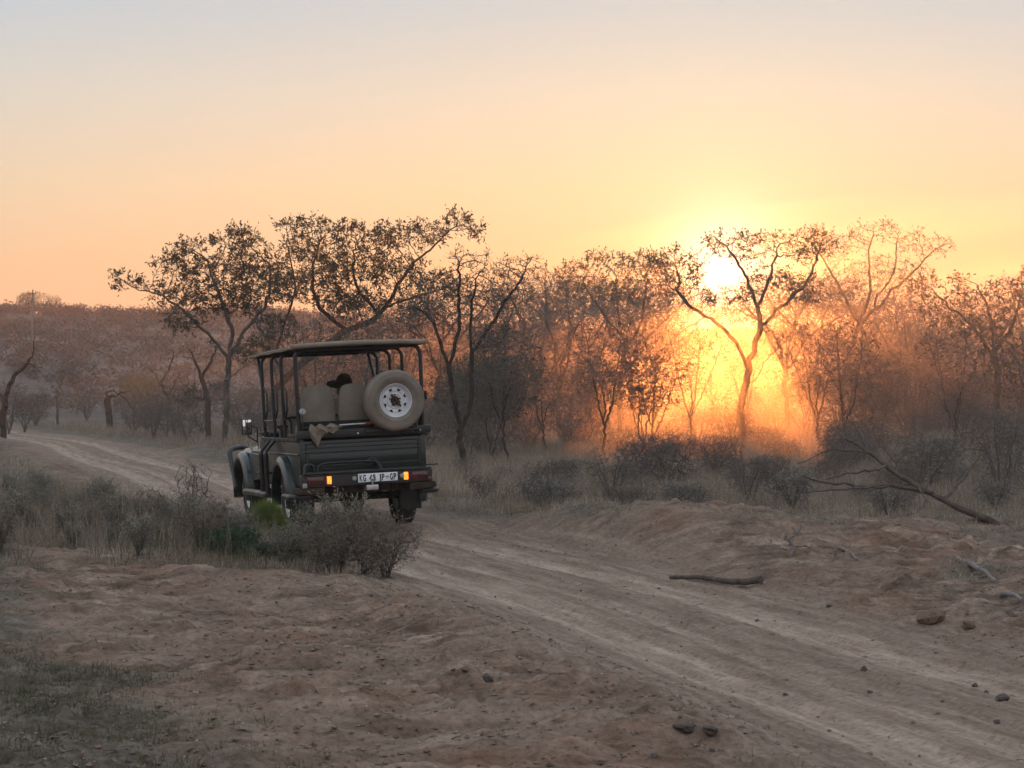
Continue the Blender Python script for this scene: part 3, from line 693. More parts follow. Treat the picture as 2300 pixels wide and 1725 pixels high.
def V_canopy():
    zt = 2.40; Yr, Yf = RY - .10, 2.45
    # roof: slightly domed slab with rounded edges and a rolled lip
    v = []; f = []; nx, ny = 14, 16
    for side in (0, 1):
        for j in range(ny + 1):
            for i in range(nx + 1):
                u = i / nx * 2 - 1; w = j / ny; x = u * .885; y = Yr + (Yf - Yr) * w
                ez = .035 * (1 - abs(u) ** 6) + .012 * (1 - abs(2 * w - 1) ** 8)
                x -= .03 * np.sign(u) * (abs(2 * w - 1) ** 12)
                z = zt + .022 * (1 - u * u) - .016 * w + (ez if side else -.022 + .006 * math.sin(w * 22))
                v.append((x, y, z))
    st = (nx + 1) * (ny + 1)
    for j in range(ny):
        for i in range(nx):
            a = j * (nx + 1) + i; f.append((a, a + nx + 1, a + nx + 2, a + 1)); f.append((st + a, st + a + 1, st + a + nx + 2, st + a + nx + 1))
    rim = [i for i in range(nx + 1)] + [j * (nx + 1) + nx for j in range(1, ny + 1)] + [ny * (nx + 1) + i for i in range(nx - 1, -1, -1)] + [j * (nx + 1) for j in range(ny - 1, 0, -1)]
    for a, b in zip(rim, rim[1:] + rim[:1]): f.append((a, b, st + b, st + a))
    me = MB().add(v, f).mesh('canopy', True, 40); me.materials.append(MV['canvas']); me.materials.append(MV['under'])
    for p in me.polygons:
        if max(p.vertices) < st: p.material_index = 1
    can = link('canopy', me, veh)
    lip = MB(); pts = []
    for x, y in [(-.87, Yr + .03), (-.84, Yr - .005), (-.5, Yr - .012), (0, Yr - .014), (.5, Yr - .012), (.84, Yr - .005), (.87, Yr + .03)]: pts.append((x, y, zt + .012 + .022 * (1 - (x / .885) ** 2)))
    lip.tube(curve_pts(pts, 4), .032, 10); lip.build('rolled_edge', MV['canvas'], can)
    for sx in (-1, 1):
        for k in range(11):
            y = Yr + .1 + k * .24; g = MB(); g.lathe([(0, sx * .004), (.011, sx * .003), (.012, 0)], 8, 'X', (sx * .883, y, zt - .005 - .016 * k / 11)); g.build('eyelet', MV['rust'], can)
    # posts, bent inward at the top
    ys = [RY + .03, .04, .76, 1.54]
    for sx in (-1, 1):
        for k, y in enumerate(ys):
            zb = 1.16; p = MB(); topx = sx * .80
            ztp = zt - .02 - .016 * (y - Yr) / (Yf - Yr)
            lean = .0
            p.tube(curve_pts([(sx * .815, y + .0, zb), (sx * .825, y, 1.8), (sx * .828, y, ztp - .14), (sx * .815, y, ztp - .07), (sx * .765, y, ztp - .015), (sx * .70, y, ztp)], 4), .024 if k else .027, 10)
            po = p.build('canopy_post', MV['tube'], veh)
            if k:
                h = MB(); h.tube([(sx * .815, y - .01, 1.93), (sx * .80, y - .16, 1.84), (sx * .80, y - .17, 1.62), (sx * .81, y - .08, 1.50), (sx * .815, y, 1.47)], .014, 8); h.build('grab_handle', MV['tube'], po)
            cl = MB(); cl.box(sx * .815 - .035, sx * .815 + .035, y - .04, y + .04, 1.19, 1.22, .004); cl.build('post_foot', MV['tube'], po)
        p = MB(); p.tube([(sx * .815, 1.56, 1.86), (sx * .80, 2.02, 2.41)], .023, 10); p.build('canopy_strut', MV['tube'], veh)
        p = MB(); p.tube([(sx * .815, .78, 1.46), (sx * .815, 1.52, 1.46)], .017, 8); p.build('side_bar', MV['tube'], veh)
        p = MB(); p.box(sx * .83 - .035, sx * .83 + .035, RY + .0, 1.62, 1.185, 1.235, .008); p.build('side_rail', MV['trim'], veh)
        p = MB(); p.box(sx * .83 - .036, sx * .83 + .036, RY + .06, RY + .62, 1.236, 1.29, .006); p.build('rail_box', MV['trim'], veh)
        p = MB(); p.tube([(sx * .81, 1.56, 1.22), (sx * .79, 1.97, 1.22)], .02, 8); p.build('front_side_bar', MV['tube'], veh)
    for y in (ys[0], ys[2], 2.3):
        p = MB(); p.tube([(-.74, y, zt - .03), (.74, y, zt - .03)], .02, 8); p.build('roof_bow', MV['tube'], can)
    # small round lamp fixed to the rear post
    l = MB(); l.lathe([(0, -.035), (.035, -.03), (.042, -.01), (.045, .0), (.03, .03)], 18, 'Y', (-.775, RY - .03, 1.575)); lo = l.build('work_lamp', MV['lampglass'], veh)
    l = MB(); l.box(-.79, -.775, RY - .05, RY - .02, 1.33, 1.53, .004); l.build('lamp_bracket', MV['tube'], lo)
    m = MB(); m.box(.855, .885, RY - .02, RY + .04, 1.66, 1.77, .01); m.build('post_clamp', MV['trim'], veh)
V_canopy()
def seat(x, y, z, zt, parent, w=.225):
    s = MB(); v = []; f = []
    prof = [(z, w * .98), (z + (zt - z) * .3, w), (z + (zt - z) * .62, w * .93), (z + (zt - z) * .85, w * .84), (z + (zt - z) * .95, w * .74), (zt, w * .58)]
    cols = (-1, -.92, -.6, 0, .6, .92, 1)
    for fb in (0, 1):
        for zz, ww in prof:
            for c in cols:
                bul = .055 * (1 - abs(c) ** 4) * (1 - ((zz - z) / (zt - z)) ** 8 * .8)
                v.append((x + c * ww, y + (-bul if fb == 0 else .05 + bul), zz + (.02 * (1 - c * c) if zz == zt else 0)))
    n, m = len(prof), len(cols); st = n * m
    for j in range(n - 1):
        for i in range(m - 1):
            a = j * m + i; f.append((a, a + 1, a + m + 1, a + m)); f.append((st + a, st + a + m, st + a + m + 1, st + a + 1))
    edge = [i for i in range(m)] + [j * m + m - 1 for j in range(1, n)] + [(n - 1) * m + i for i in range(m - 2, -1, -1)] + [j * m for j in range(n - 2, 0, -1)]
    for a, b in zip(edge, edge[1:] + edge[:1]): f.append((a, st + a, st + b, b))
    s.add(v, f); so = s.build('seat_back', MV['seat'], parent, ang=60)
    c = MB(); c.box(x - w, x + w, y + .06, y + .52, z - .14, z - .0, .04); c.build('seat_cushion', MV['seat'], so)
for y, z, zt, xs in ((-.86, 1.40, 1.895, (-.53, -.045, .44)), (.05, 1.22, 1.72, (-.53, -.045, .44)), (.78, 1.10, 1.60, (-.53, -.045, .44)), (1.38, 1.0, 1.50, (-.40, .40))):
    b = MB(); b.box(-.74, .74, y + .05, y + .60, .66, z - .145, .01); b.build('seat_base', MV['dark'], veh)
    for x in xs: seat(x, y, z, zt, veh)
    hr = MB(); hr.tube(curve_pts([(-.74, y - .09, z - .25), (-.74, y - .09, zt - .28), (-.70, y - .09, zt - .22), (.70, y - .09, zt - .22), (.74, y - .09, zt - .28), (.74, y - .09, z - .25)], 4), .018, 8)
    if y > -.5: hr.build('seat_grab_rail', MV['tube'], veh)

# ------------------------------------------------------------------ things carried on the vehicle
MVW = veh.matrix_basis.copy() if False else Matrix.Translation(veh.location) @ Euler(veh.rotation_euler, 'XYZ').to_matrix().to_4x4()
def on_vehicle(o):
    o.location = veh.location; o.rotation_euler = veh.rotation_euler; return o
def make_jacket():
    rnd = np.random.RandomState(4); nu, nv = 34, 30; v = []
    for j in range(nv + 1):
        for i in range(nu + 1):
            u = i / nu; w = j / nv
            x = -.70 + .40 * u
            # profile over the rail: behind, over the top, hanging in front
            L = w * .46
            if L < .10: y, z = RY + .05 - L * .3, 1.30 + L * .95
            elif L < .20: a = (L - .10) / .10; y, z = RY + .02 - a * .115, 1.395 - .008 * a
            else:
                d = (L - .20); lim = .115 + .17 * max(0, 1 - abs(u - .18) / .22) - .03 * u; d = min(d, 9) * lim / .26
                y, z = RY - .095 - .015 * math.sin(d * 20), 1.385 - d
            x += .02 * math.sin(w * 7 + u * 5); fold = .020 * math.sin(u * 21 + 2 * math.sin(w * 5)) + .012 * math.sin(u * 47 + w * 9)
            y -= max(fold, -.008) * (.5 + w); z += .018 * math.sin(u * 17 + w * 4) * (1 - w * .3)
            v.append((x, y, z))
    v = np.array(v); idx = lambda i, j: j * (nu + 1) + i
    f = [(idx(i, j), idx(i + 1, j), idx(i + 1, j + 1), idx(i, j + 1)) for j in range(nv) for i in range(nu)]
    o = MB().add(v, f).build('jacket', varied('khaki_cloth', (.17, .14, .105), (.24, .20, .155), 9, .95, .08, .3), None, ang=80)
    md = o.modifiers.new('thickness', 'SOLIDIFY'); md.thickness = .012
    return on_vehicle(tag(o, 'crumpled khaki jacket draped over the rear rail of the safari truck', 'jacket'))
make_jacket()
pk = empty('metal_pole', (0, 0, 0)); on_vehicle(pk); tag(pk, 'silver shaft with red grip lying along the truck rear rail', 'tool')  # plain metal pole with a red end; which tool is unknown
q = MB(); q.tube([(-.32, RY - .115, 1.382), (.02, RY - .115, 1.388)], .012, 10); q.build('shaft', MV['steel'], pk)
q = MB(); q.tube([(.02, RY - .115, 1.388), (.12, RY - .115, 1.39)], .016, 10); q.build('grip', MV['redpaint'], pk)

def make_driver():
    """driver in the right-hand front seat, seen from behind; only the hat and a strip of neck clear the seats"""
    skin = varied('skin', (.19, .10, .065), (.25, .135, .09), 12, .55, .3)
    cloth = varied('olive_shirt', (.055, .055, .035), (.085, .08, .055), 14, .9, .1, .2)
    felt = varied('dark_felt', (.018, .012, .008), (.032, .022, .015), 18, .95, .08, .2)
    hair = varied('dark_hair', (.012, .009, .007), (.03, .022, .016), 40, .6, .3)
    X, Y, Z = .40, 1.57, 1.0
    ps = [((0, .02, .08), .15), ((0, .0, .22), .15), ((0, -.01, .38), .165), ((0, .0, .50), .15), ((-.01, .02, .585), .07), ((-.02, .045, .66), .058), ((-.03, .07, .73), .075), ((-.045, .085, .80), .095), ((-.055, .085, .87), .085)]
    ed = [(i, i + 1) for i in range(8)]
    def chain(start, pts):
        last = start
        for p, r in pts:
            ps.append((p, r)); ed.append((last, len(ps) - 1)); last = len(ps) - 1
        return last
    for s in (-1, 1):
        chain(3, [((s * .17, .0, .515), .075), ((s * .22, .03, .46), .062), ((s * .245, .10, .27), .05), ((s * .22, .22, .25), .042), ((s * .19, .30, .31), .032), ((s * .185, .345, .335), .030)])
        hand = len(ps) - 1
        for k in range(4):
            dx = (k - 1.5) * .02
            chain(hand, [((s * .185 + dx, .375, .345 + .005 * k), .010), ((s * .185 + dx, .395, .33), .009), ((s * .185 + dx, .385, .305), .008)])
        chain(hand, [((s * .155, .355, .34), .011), ((s * .15, .38, .325), .009)])
        chain(0, [((s * .10, .08, .07), .105), ((s * .13, .34, .08), .085), ((s * .13, .50, .05), .065), ((s * .13, .54, -.15), .055), ((s * .13, .56, -.30), .042), ((s * .13, .64, -.33), .038)])
    me = bpy.data.meshes.new('person'); me.from_pydata([(x + X, y + Y, z + Z) for (x, y, z), r in ps], ed, []); me.update()
    o = link('person', me, None, [skin, cloth])
    md = o.modifiers.new('skin', 'SKIN'); md.use_smooth_shade = True
    for i, (p, r) in enumerate(ps): me.skin_vertices[0].data[i].radius = (r, r * (.85 if i < 4 else 1))
    me.skin_vertices[0].data[0].use_root = True
    o.modifiers.new('subd', 'SUBSURF').levels = 1; o.modifiers['subd'].render_levels = 2
    on_vehicle(tag(o, 'driver in dark slouch hat seated in the right front seat of the truck', 'person'))
    # shirt as a close shell round torso and sleeves
    s = MB(); rings = [(.06, .19, .15), (.22, .18, .15), (.38, .205, .155), (.50, .19, .135), (.56, .12, .10), (.60, .078, .078)]
    v = []; f = []; n = 18
    for z, a, b in rings:
        for k in range(n): t = 2 * math.pi * k / n; v.append((X + a * math.cos(t), Y + .005 + b * math.sin(t), Z + z))
    for j in range(len(rings) - 1):
        for k in range(n): f.append((j * n + k, j * n + (k + 1) % n, (j + 1) * n + (k + 1) % n, (j + 1) * n + k))
    s.add(v, f)
    for sx in (-1, 1): s.tube(curve_pts([(X + sx * .13, Y, Z + .51), (X + sx * .22, Y + .03, Z + .45), (X + sx * .245, Y + .10, Z + .27), (X + sx * .23, Y + .17, Z + .255)], 4), [.085] * 5 + [.075] * 4 + [.066] * 4, 12)
    s.build('shirt', cloth, o, ang=80)
    hd = Vector((X - .05, Y + .085, Z + .84))
    h = MB(); 
    for ex in (-1, 1): h.lathe([(0, .0), (.012, .002), (.02, .018), (.014, .034), (0, .038)], 8, 'Y', (hd.x + ex * .098, hd.y - .01, hd.z - .03))
    h.build('ear', skin, o)
    h = MB(); h.lathe([(0, .03), (.012, .0), (.018, -.025), (.0, -.035)], 8, 'Z', (hd.x - .0, hd.y + .11, hd.z - .02)); h.build('nose', skin, o)
    for ex in (-1, 1):
        h = MB(); h.lathe([(0, .012), (.010, .004), (.012, -.002)], 8, 'Y', (hd.x + ex * .033, hd.y + .088, hd.z + .01)); h.build('eye', hair, o)
    h = MB(); h.box(hd.x - .025, hd.x + .025, hd.y + .085, hd.y + .10, hd.z - .065, hd.z - .055, .003); h.build('mouth', skin, o)
    h = MB(); h.lathe([(0, .115), (.06, .10), (.10, .05), (.108, .0), (.09, -.06), (.07, -.07)], 16, 'Z', (hd.x, hd.y - .018, hd.z)); h.build('hair', hair, o)
    # slouch hat cocked to one side
    b = MB(); n = 28; prof = [(.0, .135), (.045, .13), (.075, .115), (.098, .07), (.112, .0), (.125, -.012), (.165, -.012), (.21, .0), (.212, .006), (.165, -.004), (.12, -.002)]
    v = []; f = []; m = len(prof)
    for k in range(n):
        t = 2 * math.pi * k / n
        for r, z in prof:
            zz = z
            if r > .15: zz += -.045 * (r - .11) / .1 - .02 * math.cos(2 * t)
            if z > .1: zz -= .03 * math.exp(-(math.sin(t) * r / .03) ** 2)
            v.append((r * math.cos(t), r * 1.12 * math.sin(t), zz))
    for k in range(n):
        for i in range(m - 1): f.append((k * m + i, k * m + i + 1, ((k + 1) % n) * m + i + 1, ((k + 1) % n) * m + i))
    b.add(v, f); ho = b.build('hat', felt, o, ang=70)
    ho.matrix_local = Matrix.Translation(hd + Vector((.0, -.02, .09))) @ Matrix.Rotation(R(16), 4, 'Y') @ Matrix.Rotation(R(16), 4, 'X') @ Matrix.Scale(1.12, 4)
make_driver()
# ------------------------------------------------------------------ trees: limbs grown through the crown's volume
def bark_mat(name, a, b, scale=9):
    m = N(name, .95, .08); v = m.coord('Object', (1, 1, .35)); f = m.noise(v, scale, 6, .7)
    m.col(m.ramp(f, [(.3, a), (.55, tuple((x + y) / 2 for x, y in zip(a, b))), (.75, b)])); m.bump(m.noise(v, scale * 2.5, 5, .7), .8, .03); return m.m
def leaf_mat(name, stops, trans=.35, scale=1.3):
    m = N(name, .7, .2); p = m.pos(); f = m.noise(p, scale, 3, .7); g = m.noise(p, 14, 2, .6)
    c = m.ramp(m.math('ADD', m.math('MULTIPLY', f, .5), m.math('MULTIPLY', g, .5)), stops)
    m.col(c); tr = m.n('ShaderNodeBsdfTranslucent'); m.l(c, tr.inputs[0]); mx = m.n('ShaderNodeMixShader'); mx.inputs[0].default_value = trans
    m.l(m.b.outputs[0], mx.inputs[1]); m.l(tr.outputs[0], mx.inputs[2]); m.l(mx.outputs[0], m.out.inputs[0]); return m.m
BARK = bark_mat('grey_bark', (.050, .038, .032), (.17, .14, .12))
BARK_D = bark_mat('dark_bark', (.026, .019, .016), (.10, .078, .064))
BARK_P = bark_mat('weathered_wood', (.12, .10, .09), (.33, .29, .27), 7)
TWIG = bark_mat('twig_bark', (.068, .057, .052), (.20, .172, .16), 14)
LEAF_A = leaf_mat('olive_leaf', [(.32, (.040, .036, .022)), (.5, (.072, .066, .040)), (.68, (.12, .10, .066))])
LEAF_B = leaf_mat('dry_leaf', [(.32, (.10, .076, .060)), (.5, (.19, .148, .118)), (.66, (.36, .31, .27))])
LEAF_G = leaf_mat('green_leaf', [(.32, (.030, .050, .022)), (.5, (.055, .085, .034)), (.68, (.10, .13, .055))])
LEAF_S = leaf_mat('silver_leaf', [(.32, (.13, .118, .095)), (.5, (.24, .22, .185)), (.66, (.46, .43, .39))])

def grow(seed, paths, blobs, n_attr=1400, step=.18, kill=.34, infl=3.5, jit=.2, maxit=140, up=.05):
    """space colonisation: paths = polylines (first is the trunk), blobs = (centre, radii) of the crown"""
    rs = np.random.RandomState(seed)
    pos = []; par = []
    for pi, path in enumerate(paths):
        P = [np.array(p, float) for p in curve_pts(path, 4)] if len(path) > 2 else [np.array(p, float) for p in path]
        if pi == 0: pos.append(P[0]); par.append(-1); last = 0
        else:
            A = np.array(pos); last = int(np.argmin(((A - P[0]) ** 2).sum(1)))
        wd = rs.normal(0, 1, (len(P), 3)); wd[0] = 0; wd[-1] *= .5; P = [q + w_ * step * .17 * (0 if pi == 0 and i_ < 2 else 1) for i_, (q, w_) in enumerate(zip(P, wd))]
        for a, b in zip(P[:-1], P[1:]):
            L = np.linalg.norm(b - a); k = max(1, int(round(L / step)))
            for q in range(1, k + 1):
                pos.append(a + (b - a) * q / k + rs.normal(0, .012, 3)); par.append(last); last = len(pos) - 1
    vols = np.array([np.prod(b[1]) for b in blobs]) ** .8; vols /= vols.sum()
    A = []
    for (c, r), w in zip(blobs, vols):
        n = int(n_attr * w) + 6; d = rs.normal(size=(n, 3)); d /= np.linalg.norm(d, axis=1)[:, None]
        A.append(np.array(c) + d * (rs.rand(n, 1) ** .42) * np.array(r))
    A = np.concatenate(A); N0 = np.array(pos)
    d2 = ((A[:, None, :] - N0[None]) ** 2).sum(-1); ni = d2.argmin(1); nd = d2[np.arange(len(A)), ni]
    alive = np.ones(len(A), bool); used = set()
    for it in range(maxit):
        act = alive & (nd < infl ** 2)
        if not act.any(): break
        idx = np.unique(ni[act]); PN = np.array(pos)
        vec = A[act] - PN[ni[act]]; vec /= np.linalg.norm(vec, axis=1)[:, None] + 1e-9
        acc = np.zeros((len(PN), 3)); np.add.at(acc, ni[act], vec)
        dv = acc[idx]; dv /= np.linalg.norm(dv, axis=1)[:, None] + 1e-9
        dv += rs.normal(0, jit, dv.shape); dv[:, 2] += up; dv /= np.linalg.norm(dv, axis=1)[:, None]
        new = PN[idx] + dv * step; base = len(pos)
        pos.extend(new); par.extend(idx.tolist())
        d2 = ((A[:, None, :] - new[None]) ** 2).sum(-1); mi = d2.argmin(1); md = d2[np.arange(len(A)), mi]
        m = md < nd; nd = np.where(m, md, nd); ni = np.where(m, base + mi, ni)
        alive &= nd > kill ** 2
        if len(pos) > 14000: break
    return np.array(pos), np.array(par)
def radii(pos, par, base_r, tip=.006, e=2.4):
    n = len(pos); acc = np.zeros(n); r = np.zeros(n); kids = np.bincount(par[par >= 0], minlength=n)
    for i in range(n - 1, -1, -1):
        r[i] = tip if kids[i] == 0 else acc[i] ** (1 / e)
        if par[i] >= 0: acc[par[i]] += r[i] ** e
    k = math.log(base_r / tip) / max(math.log(r[0] / tip), .01)
    return tip * (r / tip) ** k, kids
def tubes(pos, par, rad, sel, n):
    """one prism per limb segment"""
    idx = np.where(sel)[0]
    if not len(idx): return np.zeros((0, 3)), np.zeros((0, 4), int)
    p1 = pos[idx]; pa = par[idx]; p0 = pos[pa]; d = p1 - p0; d /= np.linalg.norm(d, axis=1)[:, None] + 1e-9
    gp = par[pa]; dp = np.where((gp >= 0)[:, None], pos[pa] - pos[np.maximum(gp, 0)], d); dp /= np.linalg.norm(dp, axis=1)[:, None] + 1e-9
    main = (rad[idx] > .72 * rad[pa])
    d0 = np.where(main[:, None], d + dp, d); d0 /= np.linalg.norm(d0, axis=1)[:, None] + 1e-9
    r0 = np.where(main, rad[pa], np.minimum(rad[idx] * 1.25, rad[pa])); r1 = rad[idx]
    def ring(p, dd, r):
        ref = np.where((np.abs(dd[:, 0]) > .9)[:, None], np.array([[0., 1, 0]]), np.array([[1., 0, 0]]))
        u = np.cross(dd, ref); u /= np.linalg.norm(u, axis=1)[:, None] + 1e-9; w = np.cross(dd, u)
        t = np.arange(n) * 2 * math.pi / n
        return p[:, None] + (u[:, None] * np.cos(t)[None, :, None] + w[:, None] * np.sin(t)[None, :, None]) * r[:, None, None]
    # the end ring takes the direction of the joint so the next segment meets it
    V = np.concatenate([ring(p0, d0, r0), ring(p1, d, r1)], 1).reshape(-1, 3)
    b = np.arange(len(idx))[:, None] * 2 * n; k = np.arange(n)[None]; k2 = (k + 1) % n
    Q = np.stack([b + k, b + k2, b + n + k2, b + n + k], -1).reshape(-1, 4)
    return V, Q
def twigs_leaves(pos, par, rad, kids, seed, tw_len, tw_per_tip, leaves_per, leaf_len, thin=.016, side=.5, leaf_w=.32, droop=0., clump=None):
    rs = np.random.RandomState(seed + 99)
    d = pos - pos[np.maximum(par, 0)]; d /= np.linalg.norm(d, axis=1)[:, None] + 1e-9
    tip = np.where(kids == 0)[0]; mid = np.where((kids > 0) & (rad < thin))[0]
    src = np.concatenate([np.repeat(tip, tw_per_tip), mid[rs.rand(len(mid)) < side]])
    D = d[src] + rs.normal(0, .62, (len(src), 3)); D[:, 2] += .12 - droop; D /= np.linalg.norm(D, axis=1)[:, None]
    L = tw_len * rs.uniform(.45, 1.25, len(src)); P0 = pos[src]; P1 = P0 + D * L[:, None]
    u = np.cross(D, rs.normal(size=D.shape)); u /= np.linalg.norm(u, axis=1)[:, None] + 1e-9; w = np.cross(D, u)
    r = np.minimum(rad[src] * .85, .0085)[:, None]
    TV = np.stack([P0 + u * r, P0 - u * r * .5 + w * r * .87, P0 - u * r * .5 - w * r * .87, P1], 1).reshape(-1, 3)
    b = np.arange(len(src))[:, None] * 4
    TT = np.concatenate([b + np.array([[0, 1, 3]]), b + np.array([[1, 2, 3]]), b + np.array([[2, 0, 3]])])
    LV = np.zeros((0, 3)); LQ = np.zeros((0, 4), int)
    if leaves_per > 0:
        dens = np.ones(len(src)) if clump is None else np.clip(clump(P1), 0, 2)
        cnt = rs.poisson(leaves_per * dens); li = np.repeat(np.arange(len(src)), cnt)
        t = rs.uniform(.25, 1.05, len(li))[:, None]; B = P0[li] + D[li] * L[li][:, None] * t
        ld = D[li] * .7 + rs.normal(0, .65, (len(li), 3)); ld[:, 2] += .1 - droop; ld /= np.linalg.norm(ld, axis=1)[:, None]
        s = np.cross(ld, rs.normal(size=ld.shape)); s /= np.linalg.norm(s, axis=1)[:, None] + 1e-9
        ll = (leaf_len * rs.uniform(.55, 1.3, len(li)))[:, None]; nrm = np.cross(ld, s)
        M = B + ld * ll * .5 + nrm * ll * .06
        LV = np.stack([B, M + s * ll * leaf_w * .5, B + ld * ll, M - s * ll * leaf_w * .5], 1).reshape(-1, 3)
        LQ = np.arange(len(li) * 4).reshape(-1, 4)
    return TV, TT, LV, LQ
def tree_meshes(seed, paths, blobs, base_r, bark=None, leaf=None, tip=.0075, n_attr=1400, step=.18, kill=.34, tw_len=.30, tw_per_tip=5, leaves=2.2, leaf_len=.10, side=1.0,
                split=.022, leaf_w=.34, droop=0., jit=.2, infl=3.5, clump=None, e=2.4):
    pos, par = grow(seed, paths, blobs, n_attr, step, kill, infl, jit)
    rad, kids = radii(pos, par, base_r, tip, e); nz = par >= 0
    bigs = nz & (rad >= split); V1, Q1 = tubes(pos, par, rad, bigs & (rad > .05), 9); V2, Q2 = tubes(pos, par, rad, bigs & (rad <= .05), 6)
    trunk = np_mesh('trunk', np.concatenate([V1, V2]), quads=np.concatenate([Q1, Q2 + len(V1)]), smooth=True)
    trunk.materials.append(bark or BARK)
    V3, Q3 = tubes(pos, par, rad, nz & (rad < split), 3)
    TV, TT, LV, LQ = twigs_leaves(pos, par, rad, kids, seed, tw_len, tw_per_tip, leaves, leaf_len, side=side, leaf_w=leaf_w, droop=droop, clump=clump)
    V = np.concatenate([V3, LV, TV]); Q = np.concatenate([Q3, LQ + len(V3)]); T = TT + len(V3) + len(LV)
    crown = np_mesh('crown', V, tris=T, quads=Q, tmat=np.zeros(len(T), int), qmat=np.concatenate([np.zeros(len(Q3), int), np.ones(len(LQ), int)]))
    crown.materials.append(TWIG); crown.materials.append(leaf or LEAF_A)
    return trunk, crown
def put_tree(name, meshes, loc, rz=0, scale=1, label=None, cat='tree', group=None, parts=('trunk', 'crown'), sz=None):
    root = empty(name, loc, rz); root.scale = (scale, scale, sz or scale)
    for nm, me in zip(parts, meshes): link(nm, me, root)
    return tag(root, label, cat, group)

def zone(px, D):
    if px < 480: return 'by the far bend of the track'
    if px < 950: return 'beyond the truck'
    if D < 50: return 'between truck and sand mound' if px < 1400 else 'behind the sand mound' if px < 1980 else 'around the fallen tree'
    return 'near the forked bare tree' if px < 1230 else 'below the leaning limb' if px < 1500 else 'around the tree before the sun' if px < 1850 else 'under the vase-shaped tree' if px < 2080 else 'near the rightmost leafy tree'
HERO = []
def hero(name, base, D, paths, blobs, base_r, label, group=None, seed=1, depth=.75, **k):
    """a tree whose trunk, limbs and main crown lobes were read off the photograph at the distance where its foot meets the ground"""
    bx = PX(base[0], D); y0 = D; z0 = hz(bx, y0); rs = np.random.RandomState(seed * 7 + 1)
    loc = lambda px, py, dy=0.: ((px - base[0]) / FPX * D, dy, PZ(py, D) - z0)
    PP = []
    for i, p in enumerate(paths):
        dy = 0; pts = []
        drift = rs.uniform(-.5, .5) if i else 0.
        for j, q in enumerate(p):
            pts.append(loc(q[0], q[1], (q[2] if len(q) > 2 else drift * j * .5)))
        PP.append(pts)
    PP[0][0] = (0, 0, -.15)
    BB = []
    for b in blobs:
        rx = b[2] / FPX * D; rz = b[3] / FPX * D; ry = min(max(rx * depth, .6), 2.2)
        BB.append((loc(b[0], b[1], b[4] if len(b) > 4 else rs.uniform(-.8, .8)), (rx, ry, rz)))
    m = tree_meshes(seed, PP, BB, base_r, **k)
    HERO.append((bx, y0)); return put_tree(name, m, (bx, y0, z0), 0, 1, label, 'tree', group)

hero('leafy_tree', (505, 1003), 71, [[(505, 1003), (507, 940), (510, 870), (514, 806)], [(514, 806), (470, 752), (420, 705), (372, 668), (310, 648), (262, 622)], [(514, 806), (520, 750), (505, 690), (470, 610)], [(516, 800), (560, 730), (600, 680), (610, 600)], [(510, 850), (560, 812), (610, 800)], [(505, 790), (480, 770)]],
     [(300, 638, 55, 16), (262, 622, 16, 10), (385, 590, 45, 24), (430, 560, 40, 22), (460, 610, 80, 42), (545, 540, 62, 22), (560, 590, 75, 40), (400, 660, 70, 30), (500, 670, 95, 40), (600, 640, 60, 45), (420, 720, 40, 25), (560, 790, 50, 25)],
     .10, 'leafy spreading tree with slim mottled grey trunk left of the safari truck', seed=3, n_attr=4600, kill=.24, step=.15, leaves=5.6, leaf_len=.125, tw_len=.34, leaf_w=.36)
hero('leafy_tree', (612, 1000), 78, [[(612, 1000), (612, 900), (640, 850), (700, 800), (770, 748), (850, 708), (905, 620), (965, 560), (1010, 518)], [(640, 850), (618, 790), (640, 720), (660, 640), (640, 540)], [(780, 745), (720, 690), (700, 610), (720, 540)], [(850, 705), (800, 640), (790, 560)], [(870, 690), (960, 660), (1020, 640)]],
     [(640, 505, 28, 14), (700, 505, 40, 16), (760, 525, 55, 26), (690, 560, 70, 34), (830, 535, 60, 30), (905, 535, 55, 32), (970, 520, 42, 28), (1030, 492, 36, 22), (1072, 520, 16, 16), (790, 600, 95, 45), (890, 610, 70, 45), (700, 640, 85, 45), (790, 680, 80, 30), (640, 640, 50, 50), (1000, 640, 60, 26), (620, 740, 50, 40), (940, 690, 50, 25)],
     .135, 'big leaning tree with heavy slanting trunk and leafy crown rising behind the truck canopy', seed=5, n_attr=6000, kill=.24, step=.15, leaves=5.8, leaf_len=.125, tw_len=.34, bark=BARK_D, leaf_w=.36)
hero('sparse_tree', (1037, 1055), 49, [[(1037, 1058), (1036, 1000), (1034, 965)], [(1034, 965), (1020, 890), (1005, 810), (970, 715), (955, 640)], [(1034, 965), (1058, 900), (1062, 800), (1060, 700), (1080, 610)], [(1062, 790), (1110, 720), (1160, 640), (1190, 585)], [(1010, 830), (1030, 740), (1030, 650), (1035, 580)], [(970, 715), (930, 690)]],
     [(1035, 585, 35, 28), (1085, 590, 35, 30), (1140, 600, 40, 30), (1185, 595, 30, 28), (1060, 660, 65, 45), (1140, 670, 60, 40), (960, 640, 45, 45), (990, 700, 50, 40), (930, 700, 35, 40), (1110, 760, 50, 30)],
     .075, 'slender forked tree with mostly bare upswept twigs just right of the truck', seed=8, n_attr=3800, step=.12, kill=.18, leaves=.7, leaf_len=.075, tw_len=.26, bark=BARK_D, depth=.8)
